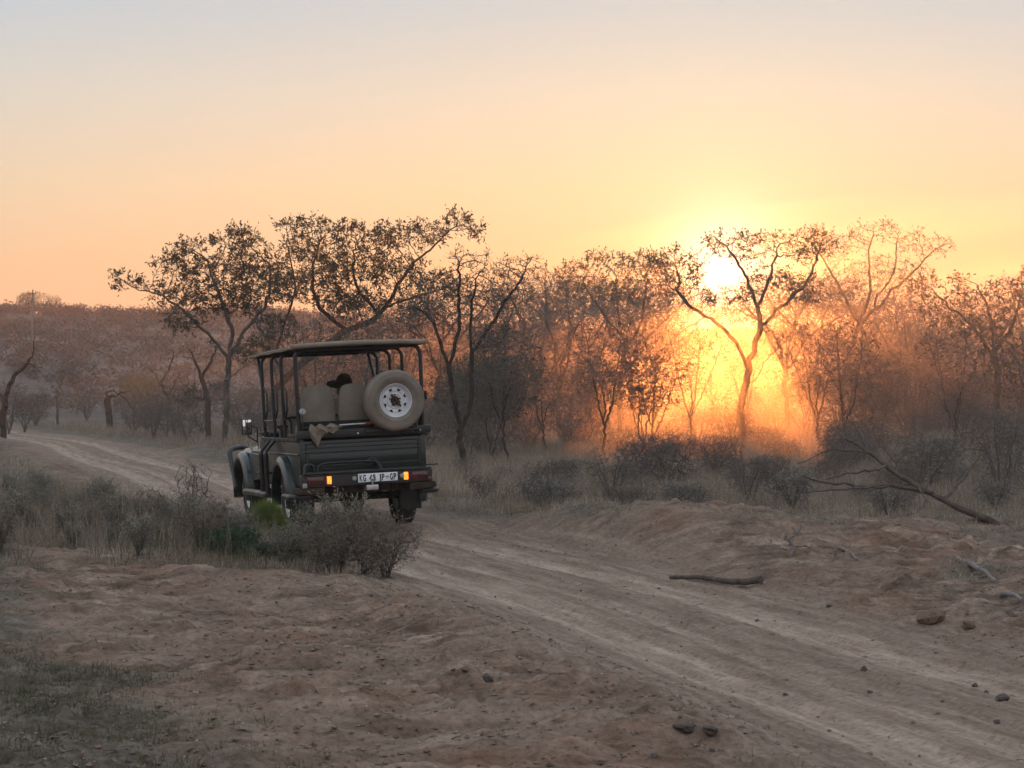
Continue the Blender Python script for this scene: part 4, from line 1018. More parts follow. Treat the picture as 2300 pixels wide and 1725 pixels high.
hero('sparse_tree', (1395, 985), 86, [[(1395, 985), (1392, 900), (1398, 820), (1410, 770)], [(1410, 770), (1350, 700), (1310, 640)], [(1410, 770), (1450, 720), (1520, 690), (1580, 655)], [(1405, 790), (1390, 700), (1385, 620)], [(1440, 735), (1450, 660), (1460, 600)]],
     [(1290, 620, 42, 35), (1340, 590, 40, 22), (1390, 595, 40, 26), (1450, 590, 42, 26), (1330, 660, 60, 35), (1420, 650, 60, 40), (1490, 640, 40, 34), (1480, 600, 30, 26)],
     .09, 'dark tree with leafy clumped crown and limb leaning up toward the sun', seed=11, n_attr=4200, kill=.25, step=.16, leaves=2.8, leaf_len=.14, bark=BARK_D, tw_len=.32)
hero('sparse_tree', (1258, 975), 94, [[(1258, 975), (1255, 900), (1262, 820)], [(1262, 820), (1235, 720), (1225, 640)], [(1262, 820), (1280, 740), (1270, 650)]],
     [(1225, 625, 45, 28), (1270, 640, 40, 35), (1215, 690, 50, 35), (1290, 700, 40, 35)], .10, 'low spindly tree with twiggy crown between the forked tree and the leaning tree', seed=13, n_attr=2400, kill=.26, leaves=1.0, leaf_len=.12, bark=BARK_D)
hero('sun_tree', (1668, 1010), 68, [[(1668, 1012), (1667, 940), (1668, 890), (1682, 830), (1698, 770), (1708, 730)], [(1680, 832), (1652, 770), (1610, 725), (1560, 690), (1520, 650)], [(1708, 730), (1698, 670), (1670, 610), (1640, 565), (1602, 530)], [(1706, 735), (1745, 700), (1790, 660), (1830, 600), (1850, 540)], [(1702, 690), (1730, 620), (1745, 560)], [(1690, 860), (1730, 800), (1790, 750)]],
     [(1500, 590, 40, 34), (1550, 600, 42, 38), (1528, 645, 34, 22), (1610, 548, 26, 24), (1665, 560, 45, 32), (1730, 550, 45, 28), (1790, 560, 45, 36), (1850, 545, 32, 34), (1735, 615, 50, 28), (1800, 650, 45, 36), (1790, 745, 35, 16)] + [(1592, 676, 20, 13, .2)] * 4 + [(1652, 668, 16, 12, -.2)] * 4 + [(1566, 640, 15, 12, .1)] * 3 + [(1690, 650, 16, 13, .2)] * 3,  # repeated small lobes below the sun are added to cast dark shafts
     .115, 'tall open-crowned tree standing directly in front of the rising sun', seed=17, n_attr=5000, step=.15, kill=.22, leaves=3.0, leaf_len=.12, tw_len=.30, bark=BARK_D)
hero('sparse_tree', (1895, 1000), 84, [[(1895, 1000), (1890, 900), (1905, 800), (1930, 730)], [(1930, 730), (1890, 650), (1840, 560), (1825, 515)], [(1930, 730), (1955, 650), (1950, 570), (1960, 515)], [(1930, 730), (1990, 670), (2050, 610), (2110, 555)], [(1960, 690), (2010, 600), (2020, 530)]],
     [(1835, 525, 28, 22), (1880, 560, 40, 36), (1935, 530, 35, 32), (1995, 520, 42, 28), (2050, 550, 40, 32), (2105, 555, 36, 22), (1960, 610, 60, 40), (2040, 620, 60, 38), (1880, 640, 50, 40)],
     .11, 'wide vase-shaped tree with bare branching crown right of the sun', seed=19, n_attr=5000, kill=.25, step=.16, leaves=1.2, leaf_len=.12, tw_len=.30, bark=BARK_D)
hero('leafy_tree', (2235, 1015), 69, [[(2235, 1018), (2242, 940), (2240, 860), (2232, 800)], [(2232, 800), (2190, 740), (2130, 690), (2090, 650)], [(2232, 800), (2230, 720), (2200, 640)], [(2232, 800), (2275, 730), (2300, 660)]],
     [(2080, 640, 34, 26), (2110, 690, 40, 34), (2170, 625, 24, 16), (2180, 660, 40, 30), (2240, 670, 45, 36), (2290, 650, 50, 40), (2330, 680, 50, 50), (2180, 730, 60, 30), (2270, 740, 50, 40)],
     .10, 'leafy tree with oval drooping leaf clusters at the bush edge far right of the sun', seed=23, n_attr=3600, kill=.25, step=.16, leaves=3.8, leaf_len=.13, bark=BARK_D)
hero('dead_tree', (247, 945), 104, [[(247, 945), (243, 905), (236, 885), (224, 862)], [(240, 895), (280, 880), (300, 872)], [(236, 880), (262, 880), (290, 905), (315, 935)], [(232, 880), (230, 910)]], [(270, 890, 30, 20), (300, 910, 30, 20)],
     .17, 'broken off dark stump of a tree with hanging dead branches beside the far track', seed=29, n_attr=260, leaves=.6, leaf_len=.10, bark=BARK_D, e=1.9)
hero('dead_tree', (395, 955), 90, [[(395, 955), (380, 900), (360, 860), (335, 825)], [(362, 862), (380, 830), (392, 790)], [(375, 895), (400, 850)]], [(335, 815, 30, 22), (385, 800, 30, 30), (350, 770, 20, 20), (420, 850, 25, 30)],
     .09, 'bare crooked leaning tree with thin dead limbs left of the slim mottled tree', seed=31, n_attr=500, leaves=.25, leaf_len=.09, e=2.0)
hero('sparse_tree', (468, 975), 83, [[(468, 977), (466, 920), (462, 880), (450, 840)], [(464, 900), (435, 890)], [(455, 850), (480, 800), (500, 770)], [(450, 840), (430, 790)]], [(432, 888, 34, 22), (425, 895, 25, 20), (480, 790, 35, 30), (430, 790, 25, 25), (490, 860, 20, 20)],
     .12, 'short stout tree carrying one dense dark leafy clump low on its trunk', seed=37, n_attr=1100, step=.13, kill=.24, leaves=3.0, leaf_len=.11, bark=BARK_D, clump=lambda P: np.where(P[:, 2] < 2.25, 2.0, .05))
hero('sparse_tree', (8, 985), 84, [[(8, 990), (8, 930), (15, 880), (35, 830)], [(12, 900), (-20, 860), (-40, 800)], [(25, 850), (70, 800), (75, 740)]], [(40, 820, 50, 35), (-30, 810, 50, 40), (75, 770, 25, 40), (90, 850, 30, 30)],
     .13, 'dark trunked bushy tree with grey twigs at the bend of the far track', seed=41, n_attr=1100, leaves=.9, leaf_len=.09, bark=BARK_D)
hero('dead_tree', (128, 930), 108, [[(128, 930), (130, 890), (134, 868), (146, 846)], [(132, 880), (118, 870)]], [(150, 835, 16, 10), (120, 850, 18, 18)], .07, 'small dead snag with pale broken top standing alone by the far clearing', seed=43, n_attr=120, leaves=0, e=1.7)

# filler trees that close the gaps deeper in the bush: five kinds, each copy its own size and turn
def fill_kind(seed, h, spread, leaves, fork, n_attr=2600, limbs=5, base_r=None):
    rs = np.random.RandomState(seed); ln = [[(0, 0, -.15), (.05, .03, h * fork * .5), (.1, 0, h * fork)]]
    top = ln[0][-1]; bl = []
    for k in range(limbs):
        a = k * 6.283 / limbs + rs.uniform(-.4, .4); R_ = spread * rs.uniform(.35, .85)
        e = (top[0] + R_ * math.cos(a), R_ * math.sin(a), h * rs.uniform(.66, .92)); m = (top[0] + R_ * .4 * math.cos(a) + rs.normal(0, .15), R_ * .4 * math.sin(a), h * (fork + .22)); ln.append([top, m, e])
        bl.append((e, (spread * .42, spread * .42, h * .15)))
    bl += [((0, 0, h * .78), (spread * .7, spread * .7, h * .18)), ((0, 0, h * .55), (spread * .8, spread * .8, h * .14))]
    return tree_meshes(seed, ln, bl, base_r or h * .015, bark=BARK_D, n_attr=n_attr, step=h * .026, kill=h * .042, leaves=leaves, leaf_len=.11, tw_len=h * .05, infl=h * .6, tip=.007, tw_per_tip=4, side=.7)
FILL = [fill_kind(51, 5.0, 2.2, .3, .3, 2000), fill_kind(53, 5.6, 2.6, 1.5, .38, 2000), fill_kind(57, 4.2, 2.0, .15, .12, 1700, limbs=7), fill_kind(59, 6.0, 2.4, .6, .4, 2000), fill_kind(61, 3.6, 1.1, .25, .25, 1300, 4, .035), fill_kind(63, 3.0, 1.3, .8, .10, 1500, 6, .035)]
FLAB = ['bare brown bush tree with low forked stems in the thicket', 'thin leafed bush tree with rounded crown in the thicket', 'low many-forked bare tree in the thicket', 'tall thin twiggy tree in the thicket', 'slim bare sapling rising in the thicket', 'small many-stemmed sapling with few dry leaves in the thicket']
FGRP_ = ['forked bush trees', 'round-crowned bush trees', 'many-forked bush trees', 'tall twiggy bush trees', 'slim saplings', 'many-stemmed saplings']
def zlab(k, px, D): z = zone(px, D); return FLAB[k].replace('in the thicket', z), FGRP_[k] + ' ' + z
rnd = random.Random(12)
fill_pts = [(960, 112), (1090, 96), (1150, 120), (1210, 80), (1300, 110), (1350, 130), (1440, 105), (1500, 92), (1545, 125), (1600, 98), (1640, 128), (1725, 96), (1760, 118), (1830, 102), (1880, 130), (1960, 100), (2010, 92), (2060, 118), (2130, 104), (2170, 88), (2210, 122), (2290, 96), (2350, 84), (2420, 100),
            (680, 120), (760, 104), (830, 128), (890, 98), (590, 130), (1260, 128), (1410, 134), (1680, 140), (1800, 138), (1980, 136), (2100, 140), (2260, 138), (1030, 136), (2480, 120), (1180, 140), (1120, 72), (1160, 88), (1330, 76), (1470, 74), (1555, 72), (1745, 78), (1800, 84), (2050, 76), (2110, 82), (1950, 74), (1440, 84), (2300, 78)]
for px, D in fill_pts:
    if 1380 < px < 1860 and D < 93: continue
    k = rnd.randrange(4); x = PX(px, D); y = D; s = rnd.uniform(.66, .95) * (.62 if 1400 < px < 1840 else 1) * (1.0 if D > 90 else .85)
    put_tree('bush_tree', FILL[k], (x, y, hz(x, y)), rnd.uniform(0, 6.28), s, zlab(k, px, D)[0], 'tree', zlab(k, px, D)[1])
for px, top, D in ((905, 640, 92), (985, 610, 84), (1100, 640, 88), (1155, 615, 98), (1205, 600, 90), (1250, 630, 82), (1330, 610, 98), (1420, 600, 92), (1475, 600, 100), (1770, 590, 90), (1830, 600, 96), (1985, 600, 94), (2035, 640, 88), (2145, 650, 92), (2210, 640, 86), (2320, 620, 92), (2400, 600, 90), (800, 660, 96), (640, 690, 94)):
    k = 1 if 1300 < px < 2000 else rnd.randrange(4); x = PX(px, D); g = hz(x, D); hh = (5.0, 5.6, 4.2, 6.0)[k]; s = (PZ(top, D) - g) / hh
    put_tree('bush_tree', FILL[k], (x, D, g), rnd.uniform(0, 6.28), s * .92, zlab(k, px, D)[0], 'tree', zlab(k, px, D)[1], sz=s)
SAP = []
while len(SAP) < 56:
    D = rnd.uniform(50, 98); px = rnd.uniform(950, 2450) if len(SAP) < 46 else rnd.uniform(520, 950); x = PX(px, D); y = D
    if float(road_st(np.array([x]), np.array([y]))[0][0]) < 5 or any((x - a) ** 2 + (y - b) ** 2 < 3 for a, b in SAP): continue
    if 1380 < px < 1830 and rnd.random() < .75: continue
    SAP.append((x, y)); k = rnd.choice((4, 4, 5))
    put_tree('sapling', FILL[k], (x, y, hz(x, y)), rnd.uniform(0, 6.28), rnd.uniform(.7, 1.15), zlab(k, px, D)[0], 'sapling', zlab(k, px, D)[1])
# ------------------------------------------------------------------ shrubs of the thicket
def shrub_kind(seed, h, spread, stems, leaves, leaf_len, leaf, bark, n_attr=900, leaf_w=.4, tw=.22, side=.6, low=.25):
    rs = np.random.RandomState(seed); ln = []; bl = []
    ln.append([(0, 0, -.1), (0, 0, .05)])
    for k in range(stems):
        a = 6.283 * k / stems + rs.uniform(-.4, .4); R_ = spread * rs.uniform(.35, .8)
        ln.append([(0, 0, 0), (R_ * .35 * math.cos(a), R_ * .35 * math.sin(a), h * .35), (R_ * math.cos(a), R_ * math.sin(a), h * rs.uniform(.6, .95))])
    for k in range(6):
        a = rs.uniform(0, 6.28); R_ = spread * rs.uniform(.2, .65); bl.append(((R_ * math.cos(a), R_ * math.sin(a), h * rs.uniform(.4 + low * .3, .85)), (spread * .45, spread * .45, h * .22)))
    bl.append(((0, 0, h * .5), (spread * .8, spread * .8, h * .33)))
    return tree_meshes(seed, ln, bl, .03 + h * .008, bark=bark, leaf=leaf, tip=.007, n_attr=n_attr, step=h * .045, kill=h * .08, leaves=leaves, leaf_len=leaf_len, leaf_w=leaf_w, tw_len=tw, infl=h, side=side, split=.014)
SHR = {
    'bare': ([shrub_kind(101, 2.6, 1.5, 6, .15, .07, LEAF_B, TWIG, 800, side=.4), shrub_kind(103, 2.2, 1.3, 7, .3, .07, LEAF_B, TWIG, 700, side=.4)], 'tangled leafless brown shrub', 'bare shrubs'),
    'dry': ([shrub_kind(107, 1.7, 1.2, 7, 1.3, .065, LEAF_B, TWIG, 700), shrub_kind(109, 1.4, 1.1, 6, 1.5, .06, LEAF_B, TWIG, 650)], 'low shrub holding dry curled brown leaves', 'dry leaved shrubs'),
    'silver': ([shrub_kind(113, 1.5, 1.1, 6, 1.5, .085, LEAF_S, TWIG, 800)], 'shrub with pale silvery flecked leaves', 'silvery shrubs'),
    'olive': ([shrub_kind(127, 2.8, 1.6, 5, 2.0, .10, LEAF_A, BARK_D, 1200)], 'tall olive leaved shrub', 'olive shrubs')}
rnd = random.Random(77)
SHRUB_AT = []
def put_shrub(kind, x, y, s, label=None):
    v, lab, grp = SHR[kind]; m = v[rnd.randrange(len(v))]
    SHRUB_AT.append((x, y))
    return put_tree('shrub', m, (x, y, hz(x, y) - .03), rnd.uniform(0, 6.28), s, label or lab + ' ' + zone(1150 + x / y * FPX, y), 'shrub', None if label else grp + ' ' + zone(1150 + x / y * FPX, y), parts=('stems', 'foliage'), sz=s * rnd.uniform(.85, 1.15))
for k in range(4000):
    if len(SHRUB_AT) >= 125: break
    D = 34 + 70 * rnd.random() ** 1.1; px = rnd.uniform(900, 2480); x = PX(px, D); y = D
    s_, t_ = road_st(np.array([x]), np.array([y])); s_ = float(s_[0])
    if s_ < 4.3 + (2.0 if D < 40 else 0) + .8 * math.sin(D * .3): continue
    if D < 44 and px > 1450 and px < 1950 and D < 36: continue
    if D < 47 and px < 1120: continue
    if any((x - a) ** 2 + (y - b) ** 2 < (1.25 if D < 60 else 1.7) ** 2 for a, b in SHRUB_AT): continue
    r = rnd.random()
    if D < 52: kind = 'dry' if r < .5 else 'silver' if r < .75 else 'bare'; s = rnd.uniform(.35, .75)
    else: kind = 'bare' if r < .5 else 'dry' if r < .7 else 'silver' if r < .8 else 'olive'; s = rnd.uniform(.5, 1.05)
    if 1380 < px < 1830 and D > 50: s *= .62
    put_shrub(kind, x, y, s)
# low tangle along the top of the bank
low = 0
for k in range(3000):
    if low >= 40: break
    D = rnd.uniform(28.5, 47); px = rnd.uniform(980, 2420); x = PX(px, D); y = D
    s_ = float(road_st(np.array([x]), np.array([y]))[0][0])
    if s_ < 3.0 + (1.6 if px > 1480 and D < 33 else 0) or any((x - a) ** 2 + (y - b) ** 2 < .75 for a, b in SHRUB_AT): continue
    low += 1; put_shrub(rnd.choice(('dry', 'silver', 'bare', 'silver')), x, y, rnd.uniform(.2, .42))
# left of the truck: a looser strand of bushes beyond the track
for px, D, kind, s in ((330, 96, 'dry', .9), (300, 92, 'bare', .9), (345, 84, 'bare', .8), (375, 88, 'dry', .8), (420, 80, 'dry', .7), (455, 90, 'bare', 1.0), (540, 84, 'bare', 1.0), (575, 92, 'bare', 1.1), (640, 88, 'dry', 1.0), (690, 95, 'bare', 1.2), (740, 84, 'bare', 1.1), (790, 92, 'bare', 1.1), (850, 86, 'bare', 1.2), (905, 78, 'dry', 1.0),
                      (560, 74, 'dry', .7), (600, 70, 'bare', .8), (655, 74, 'bare', .9), (720, 70, 'dry', .8), (800, 72, 'bare', .9), (870, 66, 'dry', .8), (930, 70, 'bare', 1.0), (960, 60, 'dry', .8), (55, 100, 'bare', 1.0), (20, 96, 'bare', 1.1), (80, 106, 'dry', 1.0), (-40, 100, 'bare', 1.1), (290, 106, 'bare', .9), (350, 104, 'bare', 1.0), (400, 100, 'olive', .8), (520, 104, 'bare', 1.1), (440, 108, 'bare', 1.1)):
    put_shrub(kind, PX(px, D), D, s)
put_tree('round_bush', shrub_kind(131, 2.4, 1.5, 9, .3, .06, LEAF_B, TWIG, 1500, side=.9), (PX(195, 112), 112, hz(PX(195, 112), 112)), 0, 1.0, 'round dense leafless bush like a ball in the far clearing', 'shrub', None, ('stems', 'foliage'))
put_tree('yellow_bush', shrub_kind(137, 2.4, 1.6, 6, 3.0, .10, leaf_mat('ochre_leaf', [(.3, (.11, .075, .028)), (.5, (.19, .135, .05)), (.7, (.30, .23, .10))]), TWIG, 900), (PX(325, 112), 112, hz(PX(325, 112), 112)), 1, 1.0, 'ochre yellow leaved bush behind the broken stump', 'shrub', None, ('stems', 'foliage'))

# ------------------------------------------------------------------ wood covering the far rise, seen as one mass
def far_wood():
    rs = np.random.RandomState(5); V = []; T = []
    n = 9500; D = 120 + 190 * rs.rand(n) ** .8; az = rs.uniform(-24, 24, n); x = D * np.sin(az * R(1)); y = D * np.cos(az * R(1))
    keep = fbm(x * .03, y * .03, 3, 91) + (np.where(az > -4, .35, 0)) + np.where(D > 235, .4, 0) > -.16
    s, _ = road_st(x, y); keep &= np.abs(s) > 6
    x, y, D, az = x[keep], y[keep], D[keep], az[keep]; z = height(x, y, False)
    sz = rs.uniform(1.0, 2.4, len(x)) * np.where(D > 230, .8, .62) * np.where(az < -3, .62, 1); allv = []; allt = []; base = 0
    for i in range(len(x)):
        m = 56; c = rs.normal(size=(m, 3)); c /= np.linalg.norm(c, axis=1)[:, None]; c *= rs.rand(m, 1) ** .4
        c = c * np.array([1.1, 1.1, .62]) * sz[i] + np.array([0, 0, sz[i] * .75]); c[:, 2] = np.maximum(c[:, 2], .1)
        d = rs.normal(size=(m, 3)); e = rs.normal(size=(m, 3)); L = .10 * sz[i] + .07
        d = d / np.linalg.norm(d, axis=1)[:, None] * L; e = e / np.linalg.norm(e, axis=1)[:, None] * L * .6
        P = np.stack([c - d, c + d * .6 + e, c + d * .5 - e], 1).reshape(-1, 3) + np.array([x[i], y[i], z[i]])
        allv.append(P); allt.append(np.arange(m * 3).reshape(-1, 3) + base); base += m * 3
    me = np_mesh('far_bush_cover', np.concatenate(allv), tris=np.concatenate(allt))
    o = link('far_bush_cover', me, None, leaf_mat('far_scrub', [(.3, (.075, .062, .052)), (.5, (.125, .105, .09)), (.7, (.19, .165, .145))], .2, .05))  # scrub colour is lightened and greyed in place of haze
    tag(o, 'grey brown scrub covering the far hillside', kind='stuff')
far_wood()
# single trees standing on the skyline
sky_tr = fill_kind(141, 5.2, 3.2, 3.0, .45); sky_tb = fill_kind(143, 4.6, 2.2, .4, .35)
for px, D, m, s, lab in ((65, 248, sky_tr, .62, 'flat-topped dark tree on the hill skyline beside the power pole'), (118, 250, sky_tb, .66, 'fan-shaped bare tree on the hill skyline next to the flat-topped one'), (20, 255, sky_tr, .42, 'small dark crown at the end of the hill skyline'), (160, 258, sky_tr, .38, 'low dark crown on the hill skyline past the bare fan-shaped tree'), (235, 255, sky_tr, .34, 'lowest dark tree on the hill skyline near the leafy tree tips')):
    x = PX(px, D); put_tree('skyline_tree', m, (x, D, hz(x, D) - .1), 1.0, s, lab, 'tree')
# power pole on the hillside
pp = empty('power_pole', (PX(72, 170), 170, hz(PX(72, 170), 170))); tag(pp, 'thin wooden power pole rising from the left hillside', 'pole')
b = MB(); b.tube([(0, 0, -.5), (.02, 0, 4), (.06, 0, 4.9)], [.08, .07, .05], 10); b.build('pole', BARK_P, pp)
b = MB(); b.box(-.35, .35, -.04, .04, 4.55, 4.62, .01); b.build('crossarm', BARK_P, pp)
for xx in (-.3, .3):
    b = MB(); b.lathe([(0, 4.84), (.03, 4.82), (.045, 4.76), (.03, 4.71), (.04, 4.66), (.03, 4.62)], 10, 'Z', (xx, 0, 0)); b.build('insulator', MV['lampglass'], pp)
# ------------------------------------------------------------------ dry grass (nobody could count it)
def straw_mat(name, stops):
    m = N(name, .85, .12); p = m.pos(); f = m.math('ADD', m.math('MULTIPLY', m.noise(p, .9, 3, .6), .55), m.math('MULTIPLY', m.noise(p, 35, 2, .6), .45))
    c = m.ramp(f, stops); m.col(c); tr = m.n('ShaderNodeBsdfTranslucent'); m.l(c, tr.inputs[0]); mx = m.n('ShaderNodeMixShader'); mx.inputs[0].default_value = .25
    m.l(m.b.outputs[0], mx.inputs[1]); m.l(tr.outputs[0], mx.inputs[2]); m.l(mx.outputs[0], m.out.inputs[0]); return m.m
STRAW = straw_mat('straw', [(.34, (.105, .079, .057)), (.46, (.21, .163, .122)), (.55, (.325, .262, .203)), (.66, (.48, .405, .325))])
STRAW_G = straw_mat('green_straw', [(.34, (.045, .048, .026)), (.5, (.095, .092, .052)), (.64, (.19, .165, .11))])
def grass(name, x, y, hgt, blades, width, mat, label, spread=.08, lean=.45, seed=0):
    rs = np.random.RandomState(seed); n = len(x); z = height(x, y)
    i = np.repeat(np.arange(n), rs.poisson(blades, n) + 1); m = len(i); a = rs.uniform(0, 6.283, m); sp = spread * np.sqrt(rs.rand(m))
    B = np.stack([x[i] + sp * np.cos(a), y[i] + sp * np.sin(a), z[i] - .012], 1); H = (hgt[i] * rs.uniform(.35, 1.15, m))
    la = a + rs.normal(0, .8, m); ln = lean * rs.rand(m) ** .8
    d = np.stack([np.cos(la) * ln, np.sin(la) * ln, np.sqrt(np.maximum(1 - ln ** 2, .1))], 1)
    M = B + d * (H * .55)[:, None]; Tp = M + (d + np.stack([np.cos(la), np.sin(la), -.6 + 0 * la], 1) * (ln * .9)[:, None]) * (H * .45)[:, None]
    sa = rs.uniform(0, 6.283, m); s = np.stack([np.cos(sa), np.sin(sa), 0 * sa], 1) * (width * rs.uniform(.6, 1.3, m))[:, None] * .5
    V = np.stack([B - s, B + s, M + s * .8, M - s * .8, Tp], 1).reshape(-1, 3); b = np.arange(m)[:, None] * 5
    me = np_mesh(name, V, tris=b + np.array([[3, 2, 4]]), quads=b + np.array([[0, 1, 2, 3]]))
    return tag(link(name, me, None, mat), label, kind='stuff')
def scatter(n, x0, x1, y0, y1, dens, seed):
    rs = np.random.RandomState(seed); x = rs.uniform(x0, x1, n); y = rs.uniform(y0, y1, n); k = rs.rand(n) < dens(x, y); return x[k], y[k], rs
def wedge(n, D0, D1, p0, p1, dens, seed):
    rs = np.random.RandomState(seed); D = np.sqrt(rs.uniform(D0 ** 2, D1 ** 2, n)); x = (rs.uniform(p0, p1, n) - 1150) / FPX * D; k = rs.rand(n) < dens(x, D); return x[k], D[k], rs
# island between the tracks
x, y, rs = scatter(60000, -12, -.6, 20, 36, lambda x, y: litter_mask(x, y) * sstep(-1.4, -2.0, road_st(x, y)[0]) * (.35 + .9 * np.maximum(fbm(x * .9, y * .9, 3, 201) + .25, 0)), 301)
grass('dry_grass', x, y, (.12 + .30 * rs.rand(len(x)) ** 1.4) * (.45 + 1.0 * sstep(21.5, 25, y + .25 * x)), 5, .0075, STRAW, 'dry grey straw grass on the island between the tracks', seed=1)
x, y, rs = scatter(16000, -12, -.9, 21, 34, lambda x, y: litter_mask(x, y) * sstep(-1.6, -2.2, road_st(x, y)[0]) * np.maximum(fbm(x * .6, y * .6, 3, 211) + .1, 0) * 1.2, 303)
grass('green_grass', x, y, .14 + .30 * rs.rand(len(x)), 6, .007, STRAW_G, 'dull green grass mixed through the island', seed=2)
x, y, rs = scatter(17000, -12, -.9, 21.8, 34, lambda x, y: litter_mask(x, y) * sstep(-1.8, -2.4, road_st(x, y)[0]) * .35, 319)
grass('tall_straw', x, y, .35 + .35 * rs.rand(len(x)) ** 1.6, 2, .006, STRAW, 'tall pale straw stalks standing over the island', lean=.3, seed=12)
# corner nearest the photographer
x, y, rs = scatter(14000, -4.6, -.4, 8.2, 15, lambda x, y: litter_mask(x, y) * (.3 + np.maximum(fbm(x * 1.3, y * 1.3, 3, 221) + .3, 0)), 305)
grass('short_grass', x, y, .035 + .06 * rs.rand(len(x)) ** 1.4, 7, .004, STRAW_G, 'short trampled grass on the near corner of sand', spread=.05, lean=.75, seed=3)
# thin tufts on the open sand and road edges
x, y, rs = scatter(5200, -5.5, 5.5, 8.5, 30, lambda x, y: (1 - litter_mask(x, y)) * sstep(1.3, 1.8, np.abs(road_st(x, y)[0])) * np.maximum(fbm(x * .8, y * .8, 3, 231) - .02, 0) * 1.4, 307)
grass('sand_tufts', x, y, .03 + .09 * rs.rand(len(x)) ** 2, 4, .004, STRAW_G, 'thin wisps of grass on the bare sand', spread=.07, lean=.7, seed=4)
# bank and floor of the thicket
x, y, rs = wedge(75000, 19, 62, 930, 2460, lambda x, y: litter_mask(x, y) * sstep(1.7, 2.6, road_st(x, y)[0]) * (.45 + np.maximum(fbm(x * .35, y * .35, 3, 241), 0)), 309)
grass('thicket_grass', x, y, (.14 + .42 * rs.rand(len(x)) ** 1.6) * (.28 + .85 * sstep(24, 38, y)), 4, .010, STRAW, 'tall pale dry grass under the roadside thicket', spread=.14, lean=.6, seed=5)
x, y, rs = wedge(30000, 60, 110, 500, 2480, lambda x, y: litter_mask(x, y) * sstep(3.0, 4.5, np.abs(road_st(x, y)[0])) * .8, 311)
grass('deep_grass', x, y, .25 + .5 * rs.rand(len(x)), 3, .022, STRAW, 'dry grass deep in the bush', spread=.2, lean=.5, seed=6)
x, y, rs = wedge(26000, 33, 110, -120, 940, lambda x, y: litter_mask(x, y) * sstep(2.4, 3.4, np.abs(road_st(x, y)[0])) * (.3 + np.maximum(fbm(x * .3, y * .3, 3, 251) + .1, 0)), 313)
grass('verge_grass', x, y, .12 + .4 * rs.rand(len(x)) ** 1.5, 4, .014, STRAW, 'dry verge grass along the far track', spread=.16, lean=.55, seed=7)

# ------------------------------------------------------------------ plants on the island
def weed(px, py, kind, s, label, name='weed', rz=None):
    x, y, z = at_px(px, py); m = kind if isinstance(kind, tuple) else SHR[kind][0][0]
    return put_tree(name, m, (x, y, z - (.09 if s > .33 else .04)), rnd.uniform(0, 6.28), s, label, 'plant', None, ('stems', 'foliage'))
LEAF_W = leaf_mat('weed_leaf', [(.32, (.14, .138, .10)), (.5, (.25, .24, .18)), (.66, (.42, .39, .32))])
LEAF_R = leaf_mat('rusty_leaf', [(.32, (.12, .09, .065)), (.5, (.22, .175, .13)), (.66, (.38, .325, .265))])
LEAF_H = leaf_mat('herb_leaf', [(.32, (.030, .052, .034)), (.5, (.058, .092, .058)), (.68, (.10, .14, .085))])
W1 = shrub_kind(151, 1.9, .9, 15, 2.6, .085, LEAF_W, TWIG, 420, .30, .32, .5); W2 = shrub_kind(153, 1.8, 1.1, 14, 2.6, .075, LEAF_R, TWIG, 420, .32, .30, .5); W3 = shrub_kind(157, 1.3, 1.2, 8, 4.5, .12, LEAF_H, TWIG, 600, .5, .18); W5 = shrub_kind(161, 1.7, .9, 12, 2.0, .08, LEAF_S, TWIG, 350, .30, .3, .5); W4 = shrub_kind(159, 1.8, .7, 6, .8, .06, LEAF_B, TWIG, 300, .4, .2, .3)
for px, py, k, s, lab, nm in (
    (520, 1252, W3, .30, 'dark bluish green leafy herb at the front of the grass island', 'herb'), (580, 1262, W3, .20, 'smaller dark green herb in front of the feathery green bush', 'herb'),
    (640, 1268, W1, .24, 'dull green weed clump between the feathery bush and the number plate', 'weed_clump'), (705, 1262, W1, .38, 'twiggy grey green weed clump below the lit left indicator', 'weed_clump'), (765, 1272, W1, .44, 'tallest grey green weed clump below the number plate', 'weed_clump'),
    (825, 1288, W2, .42, 'brown seeded weed clump beside the rear wheel', 'weed_clump'), (868, 1298, W2, .36, 'outermost rust brown weed clump where the island meets the track', 'weed_clump'), (735, 1290, W2, .30, 'low brown weed at the foot of the tallest weed clump', 'weed_clump'),
    (455, 1240, W2, .36, 'brown weed clump left of the dark herb', 'weed_clump'), (400, 1225, W1, .36, 'pale stalky weed clump beside the spiky plant', 'weed_clump'), (330, 1225, W4, .42, 'dark bare twiggy weed standing on the left of the island', 'twig_weed'), (255, 1222, W4, .36, 'thin black bare twigs at the left end of the island', 'twig_weed'),
    (150, 1215, W1, .24, 'low green weed in the straw at the left end of the island', 'weed_clump'), (60, 1212, W2, .24, 'low brown weed by the reddish bank on the left', 'weed_clump'), (430, 1180, W4, .50, 'tall thin stalks rising behind the spiky plant', 'twig_weed'), (800, 1255, W4, .42, 'upright dry stalks in front of the number plate', 'twig_weed')):
    weed(px, py, k, s, lab, nm)
rw = random.Random(31); ISL = []
